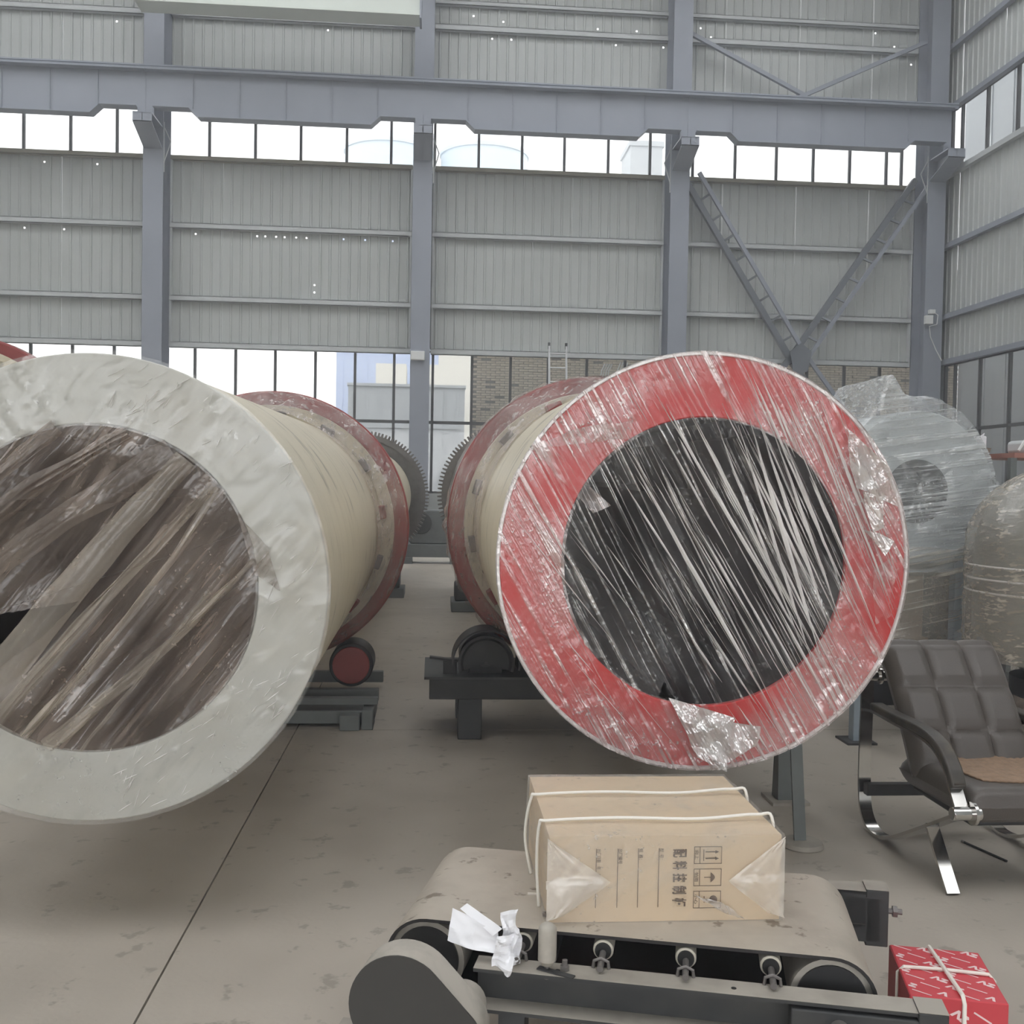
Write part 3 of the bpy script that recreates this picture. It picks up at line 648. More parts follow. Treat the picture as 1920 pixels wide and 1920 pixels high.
crumple([(.46, -.02, .25), (.56, -.02, .14), (.60, -.02, .0), (.52, -.02, .05)], .018, 18, 9.).build('film_flap', 'film_dusty', eL, 40)
rnd = random.Random(4); mb = MB()
for k in range(110):
    a = rnd.uniform(-1.5, 1.5); r = rnd.uniform(.55, .73); x, z = r * math.cos(a), r * math.sin(a); t = R(38) + rnd.uniform(-.5, .5); Lr = rnd.uniform(.015, .06)
    ribbon(mb, [(x + math.sin(t) * Lr * i / 3, -.014, z + math.cos(t) * Lr * i / 3) for i in range(4)], rnd.uniform(.002, .004), .003)
o = mb.build('film_crease', 'film_crease', eL, 50); o['kind'] = 'stuff'
film_tyre_skirt(eL, 2.95, 3.70, .757, .92, 3.)
# dark stain patches and scuffs on the shell, near the tyre
# ---- a third, larger drum far left
eT = tag(empty('rotary_drum', (-4.05, 8.3, 1.49), (.008, 0, 0)), 'larger drum further off showing only the top of its red tyre', 'rotary drum')
drum(eT, 'grey_plate', 'drum_inside', 10.5, .7, 1.2, 6.0, 1.25, .98, .6)
for k, (x, lab) in enumerate(((-4.7, 'grey cradle under the far left drum, outer one'), (-3.4, 'grey cradle under the far left drum, inner one'))):
    e = tag(empty('drum_cradle', (x, 9.1, 0)), lab, 'cradle')
    MB().box((-.2, -.3, 0), (.2, .3, .2)).build('base', 'frame_grey', e, bevel=.01); MB().cyl((0, -.14, .32), (0, .14, .32), .14, 24).build('roller', 'dark_steel', e, 40)

# ---- trunnion roller units under the tyres
def trunnion(loc, rr, hz, body, face, label, side=1, cover=False, blocks=(-.24, .22)):
    e = tag(empty('roller_stand', loc), label, 'roller stand')
    MB().cyl((0, -.13, hz), (0, .15, hz), rr, 40).build('roller', body, e, 40, bevel=.008)
    MB().cyl((0, -.16, hz), (0, -.128, hz), rr * .84, 32).build('roller_face', face, e, 40, bevel=.004)
    MB().cyl((0, -.26 if -.24 in blocks else -.12, hz), (0, .3, hz), .04, 16).build('shaft', 'dark_steel', e, 40)
    for y in blocks:
        bb = MB().box((-.1, y, hz - .12), (.1, y + .06, hz + .02)).build('bearing_block', 'dark_steel' if not cover else 'black_steel', e, bevel=.01)
        MB().cyl((0, y, hz + .02), (0, y + .06, hz + .02), .07, 20).build('bearing_cap', 'dark_steel' if not cover else 'black_steel', bb, 40)
        for s_ in (-1, 1): MB().cyl((s_ * .085, y + .03, hz - .13), (s_ * .085, y + .03, hz + .05), .012, 8).build('bolt', 'gear_steel', bb)
    return e
zb = .245
e = trunnion((-.535, 7.17, 0), .15, zb, 'black_steel', 'red_oxide', 'roller stand with dull red roller face beside the grey ended drum', blocks=(.22,))
MB().box((-.42, -.34, .04), (.2, -.28, .12)).build('channel', 'frame_grey', e, bevel=.006); MB().box((-.42, .3, .04), (.2, .36, .12)).build('channel', 'frame_grey', e, bevel=.006)
MB().box((-.5, -.86, .13), (.22, -.8, .17)).build('rail', 'frame_grey', e); MB().box((-.5, -.9, .02), (.2, -.5, .1)).build('plinth', 'frame_grey', e, bevel=.006)
MB().box((.0, -1.0, 0), (.12, -.7, .09)).build('foot_block', 'frame_grey', e, bevel=.006); MB().box((.13, -.98, 0), (.2, -.78, .12)).build('foot_block', 'frame_grey', e, bevel=.006)
e2 = trunnion((-1.63, 7.17, 0), .15, zb, 'black_steel', 'red_oxide', 'roller stand hidden on the far side of the grey ended drum')
MB().box((-.3, -.34, .0), (.5, -.28, .12)).build('channel', 'frame_grey', e2, bevel=.006)
e = trunnion((.33, 6.3, 0), .15, .45, 'black_steel', 'black_steel', 'black roller stand on a dark beam beside the red ended drum', cover=True)
MB().rev([(.19, -.36), (.2, -.36), (.2, -.13), (.19, -.13)], 24, (0, 0, .45), a0=-.2, a1=PI + .2).build('hood', 'black_steel', e, 40)
MB().rev([(.01, -.345), (.135, -.345), (.15, -.365), (.165, -.365), (.165, -.335), (.01, -.335)], 24, (0, 0, .45), a0=-.3, a1=PI + .3, closed=False).build('hood_face', 'black_steel', e, 40)
MB().box((-.33, -.36, .24), (1.0, -.2, .36)).build('beam', 'black_steel', e, bevel=.006); MB().box((-.36, -.38, .36), (1.0, .3, .375)).build('top_plate', 'dark_steel', e); MB().box((-.33, .2, .24), (1.0, .34, .36)).build('beam', 'black_steel', e, bevel=.006)
MB().box((-.16, -.34, 0), (-.02, -.2, .24)).build('foot_block', 'dark_steel', e, bevel=.006); MB().box((.85, -.34, 0), (1.0, -.2, .24)).build('foot_block', 'dark_steel', e, bevel=.006); MB().box((-.16, .2, 0), (-.02, .34, .24)).build('foot_block', 'dark_steel', e, bevel=.006)
MB().bar((-.33, -.25, .47), (-.16, -.25, .45), .05, .012).build('lever', 'black_steel', e); MB().box((-.25, -.28, .375), (-.17, -.2, .45)).build('lever_bracket', 'black_steel', e)
e = trunnion((1.66, 6.3, 0), .15, .45, 'black_steel', 'black_steel', 'second black roller stand behind the red ended drum', cover=True)
MB().box((-.2, -.3, 0), (.2, .3, .24)).build('foot_block', 'dark_steel', e)
# rear supports and drive parts glimpsed between the drums
for x, y, wd, lab in ((-.62, 13.6, .55, 'far dark support block beside the grey ended drum'), (.44, 12.2, .4, 'far dark support block beside the red ended drum')):
    e = tag(empty('support_block', (x, y, 0)), lab, 'support')
    MB().box((-wd / 2, -.3, 0), (wd / 2, .3, .12)).build('base', 'frame_grey', e, bevel=.01); MB().box((-wd / 2 + .04, -.24, .12), (wd / 2 - .06, .24, .32)).build('bearing_housing', 'dark_steel', e, bevel=.02); MB().cyl((0, -.3, .34), (0, .3, .34), .13, 24).build('roller', 'dark_steel', e, 40, bevel=.01)
e = tag(empty('drive_frame', (-.1, 19.2, 0)), 'grey drive frame lying across the far end of the aisle', 'machine frame')
MB().box((-.5, -.2, .12), (.7, .2, .36)).build('cross_beam', 'frame_grey', e, bevel=.01); MB().box((-.45, -.3, 0), (-.25, .3, .12)).build('foot', 'frame_grey', e); MB().box((.45, -.3, 0), (.65, .3, .12)).build('foot', 'frame_grey', e)
MB().box((-.3, -.15, .36), (.5, .15, 1.0)).build('gearbox', 'frame_grey', e, bevel=.03); MB().cyl((-.1, -.2, .75), (-.1, .2, .75), .2, 24).build('motor', 'dark_steel', e, 40, bevel=.01)

# ================================================================== WRAPPED MACHINES ON THE RIGHT
e = tag(empty('wrapped_mixer', (2.87, 5.9, 0)), 'round white machine on a stand wrapped in milky film behind the chair', 'machine')
cz = 1.5
MB().rev([(.19, -.02), (.47, -.02), (.48, 0), (.48, .75), (.47, .77), (.19, .77)], 64, (0, 0, cz), closed=False).build('drum_body', 'machine_white', e, 35)
MB().rev([(.19, -.02), (.19, .77)], 48, (0, 0, cz), closed=False).build('throat', 'crate_black', e, 40); MB().rev([(.01, .3), (.19, .3)], 32, (0, 0, cz), closed=False).build('throat_back', 'crate_black', e)
def fm(u, v):
    a = 2 * PI * u; ca, sa = math.cos(a), math.sin(a); r = .493 * min(1, v * 1.6) + .001
    y = -.03 if v < .625 else -.03 + (v - .625) / .375 * .8
    k = max(0, sa) ** 3; x, z = r * ca, r * sa * (1 + .14 * max(0, sa)); pk = math.exp(-((a - 1.93) / .13) ** 2) * .16 * min(1, v * 1.6) ** 8
    z += pk; f = .025 * abs(N(x * 6, z * 9, y * 3)) + .01 * abs(N(x * 20, z * 20, y * 8))
    if v > .62: x *= 1 + f; z *= 1 + f
    return (x, y - f * .8, cz + z)
MB().grid(fm, 200, 44).build('film_cover', 'film_white', e, 60)
for x in (-.32, .28):
    MB().box((x - .035, -.03, 0), (x + .035, .04, 1.12)).build('leg', 'post_blue_grey', e, bevel=.004); MB().box((x - .035, .64, 0), (x + .035, .71, 1.12)).build('leg', 'post_blue_grey', e, bevel=.004); MB().box((x - .09, -.09, 0), (x + .09, .1, .012)).build('foot_plate', 'dark_steel', e)
for z in (.5, 1.02):
    MB().box((-.32, -.02, z), (.28, .03, z + .06)).build('cross_rail', 'post_blue_grey', e); MB().box((-.32, .65, z), (.28, .7, z + .06)).build('cross_rail', 'post_blue_grey', e)
MB().box((-.28, .1, .58), (.12, .6, 1.02)).build('motor_case', 'board_brown', e, bevel=.01); MB().bar((-.3, .02, .72), (.1, .02, .6), .03, .05).build('board', 'board_brown', e)
def fs(u, v):
    a = 2 * PI * u; ca, sa = math.cos(a), math.sin(a); sg = lambda t: (abs(t) ** .25) * (1 if t > 0 else -1)
    x, y = -.02 + .35 * sg(ca), .33 + .39 * sg(sa); k = .02 * abs(N(a * 3, v * 5, 3.)); tp = 1 + .25 * max(0, v - .7); return (x * tp, y - k, .42 + .75 * v + .03 * N(a * 4, v))
MB().grid(fs, 120, 24).build('film_skirt', 'film_wrap', e, 60)
crumple([(.43, -.04, 1.62), (.60, -.02, 1.47), (.63, -.03, 1.40), (.44, -.05, 1.30)], .04, 18, 12.).build('film_tail', 'film_white', e, 40)

e = tag(empty('wrapped_tank', (3.48, 5.3, 0)), 'grey upright tank wrapped in film at the edge of the picture', 'tank')
MB().rev([(.01, 1.63), (.15, 1.62), (.3, 1.56), (.42, 1.45), (.48, 1.32), (.5, 1.2), (.5, .75), (.42, .66), (.2, .5), (.12, .42)], 56, axis='Z', closed=False).build('vessel', 'vessel_grey', e, 50)
MB().rev([(.5, 1.0), (.53, 1.0), (.53, 1.03), (.5, 1.03)], 48, axis='Z').build('band', 'vessel_grey', e, 30)
for k in range(4):
    a = PI / 4 + k * PI / 2; x, y = .44 * math.cos(a), .44 * math.sin(a); MB().box((x - .035, y - .035, 0), (x + .035, y + .035, .95)).build('leg', 'post_blue_grey', e, bevel=.004)
MB().rev([(.22, .0), (.30, .02), (.30, .5), (.22, .52)], 32, axis='Z').build('drive_housing', 'crate_black', e, 40)
def ft(u, v):
    a = 2 * PI * u; z = 1.66 - 1.05 * v; r = (.545 if z < 1.2 else .545 * math.sqrt(max(.0004, 1 - ((z - 1.2) / .47) ** 2))) + .012 * abs(N(a * 4, v * 14, 2.)); return (r * math.cos(a), r * math.sin(a), z)
MB().grid(ft, 160, 50).build('film_cover', 'film_tank', e, 60)
def ft2(u, v):
    a = 2 * PI * u; z = .42 - .34 * v - .12 * math.sin(a + 2.4); r = .5 + .03 * abs(N(a * 4, v * 8, 6.)); return (r * math.cos(a), r * math.sin(a), z)
MB().grid(ft2, 120, 14).build('film_band', 'film_dusty', e, 60)
for k in range(3): MB().rev([(.535, 0), (.545, .006), (.535, .012)], 48, (0, 0, 1.1 - .07 * k), axis='Z', closed=False).build('film_strand', 'film_crease', e)

e = tag(empty('dark_crate', (3.45, 7.2, 0)), 'black tarpaulin covered crate between the wrapped machines', 'crate')
crumple([(-.5, -.3, 0), (.6, -.3, 0), (.6, -.25, 1.2), (-.5, -.25, 1.15)], .06, 20, 3., 3., False).build('tarpaulin_front', 'crate_black', e, 60); MB().box((-.5, -.2, 0), (.6, .5, 1.12)).build('crate_body', 'crate_black', e, bevel=.02)
e = tag(empty('storage_rack', (4.95, 8.0, 0)), 'storage rack with reddish top shelf at the side wall', 'rack')
MB().box((-.38, -.25, 1.78), (1.2, .4, 1.82)).build('shelf', 'rack_red', e); MB().box((-.42, -.25, 1.35), (1.2, .4, 1.38)).build('shelf', 'frame_grey', e); MB().box((-.42, -.25, .7), (1.2, .4, .74)).build('shelf', 'frame_grey', e)
for x in (-.38, 1.16):
    for y in (-.22, .36): MB().box((x - .025, y - .025, 0), (x + .025, y + .025, 1.78)).build('post', 'frame_grey', e)
e = tag(empty('open_carton', (4.36, 8.05, 1.6)), 'open reddish brown carton beside the storage rack', 'carton')
MB().prism([(-.12, 0), (.03, 0), (.12, .26), (-.13, .28)], -.12, .12).build('carton_body', 'board_brown', e); MB().prism([(-.06, .28), (.06, .38), (.04, .27)], -.12, -.11).build('carton_flap', 'paper', e); MB().box((.02, -.05, .22), (.12, .05, .36)).build('paper_bag', 'paper', e, bevel=.01)
e = tag(empty('narrow_cabinet', (4.34, 8.05, 0)), 'dark narrow cabinet under the open brown carton', 'cabinet')
MB().box((-.13, -.2, 0), (.13, .2, 1.6)).build('body', 'crate_black', e, bevel=.01); d_ = MB().box((-.12, -.215, .05), (.12, -.2, 1.56)).build('door', 'crate_black', e, bevel=.004); MB().box((.08, -.235, .85), (.095, -.215, 1.0)).build('handle', 'gear_steel', d_)
e = tag(empty('bench_machine', (4.85, 7.95, 1.82)), 'small white bench machine lying on the storage rack', 'machine')
MB().box((-.12, -.1, 0), (.35, .2, .11)).build('body', 'machine_white', e, bevel=.03); MB().tube([(-.2, -.12, .02), (-.14, -.12, .12), (.0, -.12, .16), (.3, -.12, .15)], .012, 8).build('handle', 'white_plastic', e, 40); MB().box((.05, -.12, .02), (.12, -.1, .1)).build('panel', 'dark_steel', e)
# ================================================================== STANDS UNDER THE RED DRUM
e = tag(empty('pedestal', (1.575, 4.16, 0)), 'flat bar post on a round disc foot under the red drum', 'pedestal')
MB().rev([(.01, 0), (.085, 0), (.088, .006), (.082, .022), (.01, .026)], 40, axis='Z', closed=False).build('disc_foot', 'dusty_steel', e, 40)
MB().bar((-.01, 0, .02), (-.04, .02, .56), .05, .012, (0, 1, 0)).build('post', 'frame_grey', e); MB().box((-.12, -.06, .55), (.04, .06, .562)).build('head_plate', 'frame_grey', e)
e = tag(empty('pedestal', (1.72, 4.78, 0)), 'tapered plate post on a square foot under the red drum', 'pedestal')
MB().box((-.09, -.09, 0), (.09, .09, .014)).build('square_foot', 'dusty_steel', e); MB().prism([(-.045, .014), (.045, .014), (.03, .6), (-.012, .6)], -.008, .008).build('post', 'dark_steel', e); MB().prism([(-.04, .014), (.05, .014), (.0, .6), (-.02, .6)], -.05, .05, 'YZ').build('rib', 'frame_grey', e); MB().box((-.08, -.06, .6), (.08, .06, .612)).build('head_plate', 'frame_grey', e)

# ================================================================== CHAIR
ch = tag(empty('armchair', (2.24, 4.0, 0)), 'black quilted leather armchair with chrome flat bar frame', 'armchair')
def smooth_path(P, k=5):
    out = []
    for i in range(len(P) - 1):
        p0, p1, p2, p3 = [Vector(P[min(max(j, 0), len(P) - 1)]) for j in (i - 1, i, i + 1, i + 2)]
        for s_ in range(k):
            t = s_ / k; out.append(.5 * ((2 * p1) + (p2 - p0) * t + (2 * p0 - 5 * p1 + 4 * p2 - p3) * t * t + (3 * p1 - p0 - 3 * p2 + p3) * t ** 3))
    return out + [Vector(P[-1])]
for s_ in (-1, 1):
    X = s_ * .285
    MB().tube(smooth_path([(X, .42, .68), (X, .425, .5), (X, .43, .3), (X, .425, .16), (X, .40, .07), (X, .33, .018), (X, .23, .014), (X, .1, .055), (X, -.18, .195), (X, -.41, .315)]), 0, flat=(.055, .013)).build('side_frame', 'chrome', ch, 30)
    MB().tube([(X, -.19, .21), (X, -.37, .005)], 0, flat=(.05, .014)).build('leg', 'chrome', ch)
    ab = MB().tube(smooth_path([(X, .42, .52), (X, .32, .535), (X, .117, .532), (X, -.115, .532), (X, -.24, .51), (X, -.325, .455), (X, -.37, .39), (X, -.42, .325)]), 0, flat=(.05, .012)).build('arm_bar', 'chrome', ch, 30)
    pp = smooth_path([(X, .33, .556), (X, .117, .555), (X, -.115, .556), (X, -.25, .532), (X, -.34, .472), (X, -.385, .405)], 6)
    MB().tube(pp, 0, flat=(.058, .034)).build('arm_pad', 'arm_pad', ab, 50, bevel=.011, seg=3)
    tb = MB().cyl((s_ * .33, .40, .676), (s_ * .2, .40, .676), .021, 20).build('back_tube', 'chrome', ch, 40, bevel=.004)
    MB().cyl((s_ * .245, .40, .676), (s_ * .235, .40, .676), .036, 24).build('tube_collar', 'chrome', tb, 40)
    tf = MB().cyl((s_ * .33, -.425, .325), (s_ * .22, -.425, .325), .025, 20).build('front_tube', 'chrome', ch, 40, bevel=.004)
    MB().cyl((s_ * .255, -.425, .325), (s_ * .243, -.425, .325), .042, 24).build('tube_collar', 'chrome', tf, 40)
MB().box((-.3, .36, .15), (.3, .4, .2)).build('cross_bar', 'black_steel', ch)
def tuft(u, v, nu, nv, du=.16):
    fu, fv = abs(math.sin(PI * u * nu)), abs(math.sin(PI * v * nv)); return (min(1, fu / .6) ** .6) * (min(1, fv / .6) ** .6)
def cushion(name, m, fn_c, fn_n, W, T, nu, nv, tu, tv, depth, tw=1.):
    """closed padded cushion; fn_c(v) centre line point, fn_n(v) normal; u across the width"""
    mb = MB(); rows = []
    def half(sgn):
        def fn(u, v):
            eu, ev = min(u, 1 - u) * 2 * W / T, min(v, 1 - v) * 9.; rd = (1 - max(0, 1 - eu) ** 2.5) ** .5 * (1 - max(0, 1 - ev) ** 2.5) ** .5
            c, n = Vector(fn_c(v)), Vector(fn_n(v)); h = T / 2 * rd + (depth * (tuft(u, v, tu, tv) - 1) * rd if sgn > 0 else 0)
            return c + Vector(((u - .5) * W, 0, 0)) + n * h * sgn
        return fn
    g = MB().grid(half(1), nu, nv); k = MB().grid(half(-1), nu, nv); k.f = [f[::-1] for f in k.f]; g.add(k.v, k.f)
    return g.build(name, m, ch, 75)
bc = lambda v: (0, .02 + .27 * v + .10 * v * v, .33 + .50 * v)
def bn(v):
    d = Vector((0, .27 + .20 * v, .50)).normalized(); return Vector((0, -d.z, d.y))
cushion('backrest', 'leather', bc, bn, .52, .135, 84, 90, 3, 3.2, .022)
cushion('seat', 'leather', lambda v: (0, -.43 + .60 * v, .345 - .015 * v), lambda v: (0, 0, 1), .50, .135, 60, 50, 1, 1, .004)
MB().box((-.22, -.36, .255), (.22, .1, .29)).build('seat_pan', 'black_steel', ch, bevel=.01)
def padfn(u, v):
    a = (u - .5) * 2; b = (v - .5) * 2; sx = math.sqrt(max(0, 1 - b * b * .25)) * .97; sy = math.sqrt(max(0, 1 - a * a * .28))
    x, y = .02 + .20 * a * sx, -.14 + .20 * b * sy; return (x, y, .4165 + .004 * abs(math.sin(u * 40)) * abs(math.sin(v * 34)) + .004 * N(x * 9, y * 9))
p = MB().grid(padfn, 160, 120).build('seat_pad', 'bead_mat', None, 60); p.location = (2.24, 4.0, 0); tag(p, 'brown woven bead mat lying on the armchair seat', 'seat mat')
md = p.modifiers.new('thickness', 'SOLIDIFY'); md.thickness = .008

e = tag(empty('steel_rod', (2.32, 4.06, .006)), 'thin black steel rod lying on the floor under the armchair', 'rod')
MB().cyl((-.03, .11, 0), (.03, -.11, 0), .005, 10).build('bar', 'rubber_black', e, 40); MB().cyl((-.03, .11, 0), (-.034, .125, 0), .006, 8).build('tip', 'gear_steel', e, 40)

# ================================================================== BELT CONVEYOR
A = R(-14.5)
cv = tag(empty('belt_conveyor', (.041, 2.429, 0), (0, 0, A)), 'short dusty belt conveyor with rollers carrying the carton', 'belt conveyor')
zc, pr, ua, ub = .352, .095, -.04, .90
def loop(r, n=18):
    pts = []
    for i in range(n + 1): t = PI / 2 + PI * i / n; pts.append((ua + r * math.cos(t), zc + r * math.sin(t)))
    for i in range(n + 1): t = -PI / 2 + PI * i / n; pts.append((ub + r * math.cos(t), zc + r * math.sin(t)))
    return pts
o_, i_ = loop(pr + .006), loop(pr - .002); n = len(o_); vs = [(x, y, z) for y in (0, .5) for x, z in o_] + [(x, y, z) for y in (0, .5) for x, z in i_]; fo, fe = [], []
for i in range(n):
    j = (i + 1) % n; fo += [(i, j, n + j, n + i)]; fe += [(2 * n + j, 2 * n + i, 3 * n + i, 3 * n + j), (j, i, 2 * n + i, 2 * n + j), (n + i, n + j, 3 * n + j, 3 * n + i)]
bt = MB().add(vs, fo + fe).build('belt', 'belt_rubber', cv, 40)
bt.data.materials.append(M['belt_edge'])
for k, pl in enumerate(bt.data.polygons): pl.material_index = 0 if k < len(fo) else 1
for u_ in (ua, ub):
    pl_ = MB().cyl((u_, .01, zc), (u_, .49, zc), pr - .003, 40).build('pulley', 'guard_rim', cv, 40); MB().cyl((u_, -.2, zc), (u_, .6, zc), .02, 16).build('pulley_shaft', 'gear_steel', pl_, 40)
    MB().cyl((u_, .004, zc), (u_, .02, zc), pr - .016, 40).build('pulley_face', 'black_steel', pl_, 40)
for u_ in (.195, .385, .575, .765):
    ir = MB().cyl((u_, .0, .418), (u_, .5, .418), .024, 24).build('idler_roller', 'roller_cream', cv, 40, bevel=.004)
    MB().cyl((u_, -.004, .418), (u_, .0, .418), .019, 20).build('idler_seal', 'rubber_black', ir, 40)
    MB().cyl((u_, -.085, .414), (u_, .58, .414), .0075, 12).build('idler_shaft', 'gear_steel', ir, 40)
    MB().tube([(u_ - .018, -.055, .402), (u_ - .016, -.055, .418), (u_, -.055, .425), (u_ + .016, -.055, .418), (u_ + .018, -.055, .402)], .004, 8).build('shaft_clip', 'gear_steel', ir, 40)
for v0, sg in ((-.05, -1), (.55, 1)):
    a, b = v0, v0 + sg * .008; c = v0 + sg * .062; lo, hi = min, max
    MB().box((.10, lo(a, b), .30), (1.06, hi(a, b), .40)).box((.10, lo(a, c), .392), (1.06, hi(a, c), .40)).box((.10, lo(a, c), .30), (1.06, hi(a, c), .308)).build('side_channel', 'dark_steel', cv)
    MB().box((.10, lo(a, c) - .001, .4002), (1.06, hi(a, c) + .001, .4012)).build('channel_dust', 'dusty_steel', cv)
    MB().box((.10, lo(a, c), .3082), (1.06, hi(a, c), .3092)).build('channel_dust', 'dusty_steel', cv)
    MB().box((.80, lo(a, c + sg * .006), .26), (1.10, hi(a, c + sg * .006), .385)).build('take_up_housing', 'dark_steel', cv, bevel=.003); MB().box((1.06, lo(a, c + sg * .008), .25), (1.12, hi(a, c + sg * .008), .405)).build('end_cap', 'dark_steel', cv, bevel=.003)
    MB().box((1.06, lo(a, c + sg * .008), .4055), (1.12, hi(a, c + sg * .008), .4065)).build('channel_dust', 'dusty_steel', cv)
    MB().cyl((1.12, v0 + sg * .03, .34), (1.16, v0 + sg * .03, .34), .008, 10).build('take_up_bolt', 'gear_steel', cv); MB().cyl((1.135, v0 + sg * .03, .34), (1.147, v0 + sg * .03, .34), .016, 6).build('take_up_nut', 'gear_steel', cv)
    MB().box((-.1, lo(a, c), .24), (.10, hi(a, c), .30)).build('head_bracket', 'dark_steel', cv); MB().box((-.07, lo(a, c), .30), (.03, hi(a, c), .375)).build('bearing_block', 'guard_rim', cv, bevel=.01)
    for u_ in (.16, .95):
        MB().box((u_, lo(a, c), 0), (u_ + .06, hi(a, c), .30)).build('leg', 'dark_steel', cv); MB().box((u_ - .02, lo(a, c) - .02, 0), (u_ + .08, hi(a, c) + .02, .01)).build('foot_plate', 'dark_steel', cv)
    for u_ in (.29, .68): MB().cyl((u_, v0 + sg * .035, .398), (u_, v0 + sg * .035, .4018), .006, 12).build('bolt_hole', 'rubber_black', cv)
for u_ in (.2, .85): MB().box((u_, -.05, .27), (u_ + .05, .55, .30)).build('cross_member', 'black_steel', cv)
MB().box((.02, .0, .28), (.85, .5, .283)).build('drip_tray', 'black_steel', cv)
# chain guard at the drive end
def hull(c1, r1, c2, r2, n=28):
    c1, c2 = Vector(c1), Vector(c2); d = c2 - c1; th = math.atan2(d.y, d.x); al = math.acos((r1 - r2) / d.length); P = []
    for i in range(n + 1):
        t = th + al + (2 * PI - 2 * al) * i / n; P.append((c1.x + r1 * math.cos(t), c1.y + r1 * math.sin(t)))
    for i in range(n // 2 + 1):
        t = th - al + 2 * al * i / (n // 2); P.append((c2.x + r2 * math.cos(t), c2.y + r2 * math.sin(t)))
    return P
G = hull((-.035, .365), .112, (.085, .315), .062)
MB().prism(G, -.252, -.246).build('guard_face', 'guard_face', cv)
gi = hull((-.035, .365), .106, (.085, .315), .056); nG = len(G)
MB().add([(x, y, z) for y in (-.247, -.165) for x, z in G] + [(x, y, z) for y in (-.247, -.165) for x, z in gi], [f for i in range(nG) for f in ((i, (i + 1) % nG, nG + (i + 1) % nG, nG + i), (nG + i, nG + (i + 1) % nG, 3 * nG + (i + 1) % nG, 3 * nG + i), (2 * nG + (i + 1) % nG, 2 * nG + i, 3 * nG + i, 3 * nG + (i + 1) % nG))]).build('guard_rim', 'guard_rim', cv, 40)
MB().box((.02, -.165, .20), (.14, -.11, .30)).build('guard_bracket', 'guard_rim', cv, bevel=.004); MB().box((-.19, -.2, .27), (-.1, -.16, .28)).build('guard_foot', 'dusty_steel', cv)
MB().cyl((.085, -.17, .33), (.085, -.12, .33), .05, 24).build('bearing_cap', 'guard_rim', cv, 40, bevel=.006)
# far side motor hood
MB().rev([(.125, 0), (.132, 0), (.132, .16), (.125, .16)], 24, (.22, .62, .34), a0=0, a1=PI).build('motor_hood', 'dusty_steel', cv, 40)
MB().cyl((.22, .64, .34), (.22, .85, .34), .1, 28).build('motor', 'black_steel', cv, 40, bevel=.01); MB().box((.06, .6, .2), (.38, .85, .24)).build('motor_shelf', 'dark_steel', cv); MB().box((.1, .62, 0), (.14, .66, .2)).build('motor_leg', 'dark_steel', cv); MB().box((.3, .8, 0), (.34, .84, .2)).build('motor_leg', 'dark_steel', cv)
# sensor can on the near channel
MB().rev([(.001, .095), (.012, .094), (.0195, .087), (.021, .08), (.021, .012), (.018, .01), (.012, 0), (.001, 0)], 28, (.265, -.085, .412), axis='Z', closed=False).build('sensor_can', 'guard_rim', cv, 40); MB().cyl((.265, -.085, .38), (.265, -.085, .414), .006, 10).build('sensor_stud', 'gear_steel', cv)
MB().bar((.245, -.085, .4035), (.33, -.115, .4035), .016, .003).build('sensor_bracket', 'dark_steel', cv); MB().cyl((.305, -.08, .40), (.305, -.08, .425), .006, 8).build('bolt', 'gear_steel', cv); MB().cyl((.305, -.08, .402), (.305, -.08, .412), .011, 6).build('nut', 'gear_steel', cv)
# small bits on the belt
for k, (u_, v_, a_, lab, m_) in enumerate(((.19, .20, 1.4, 'thin white strip lying on the belt before the carton', 'strap_white'), (.24, .08, .3, 'small rusty nut lying on the belt near the carton', 'gear_steel'))):
    x, y = .041 + u_ * math.cos(A) - v_ * math.sin(A), 2.429 + u_ * math.sin(A) + v_ * math.cos(A)
    o = MB().box((-.0025, -.016, 0), (.0025, .016, .004)).build('plastic_strip', m_) if k == 0 else MB().rev([(.005, 0), (.011, 0), (.011, .008), (.005, .008)], 6, axis='Z').build('loose_nut', m_)
    o.location = (x, y, zc + pr + .0065); o.rotation_euler = (0, 0, a_); tag(o, lab, ('strip', 'nut')[k])
# crumpled paper
e = tag(empty('crumpled_paper', (.135, 2.325, .462), (R(18), R(-8), R(-14))), 'crumpled white paper lying on the near edge of the conveyor', 'paper')
crumple([(-.085, -.01, .0), (-.07, .03, .055), (.035, .0, .01), (.03, -.03, -.035)], .012, 16, 1., 14.).build('sheet', 'paper', e, 20)
crumple([(-.05, .03, .055), (-.035, .04, .06), (.045, .0, .015), (.02, -.005, .0)], .008, 10, 2., 14.).build('sheet', 'paper', e, 20)
crumple([(.03, -.03, -.07), (.075, -.03, -.06), (.09, .01, .06), (.05, .02, .045)], .03, 18, 3., 20.).build('wad', 'paper', e, 15)
crumple([(.02, -.045, -.06), (.06, -.05, -.07), (.08, -.02, .02), (.03, -.015, .01)], .03, 16, 5., 22.).build('wad', 'paper', e, 15)

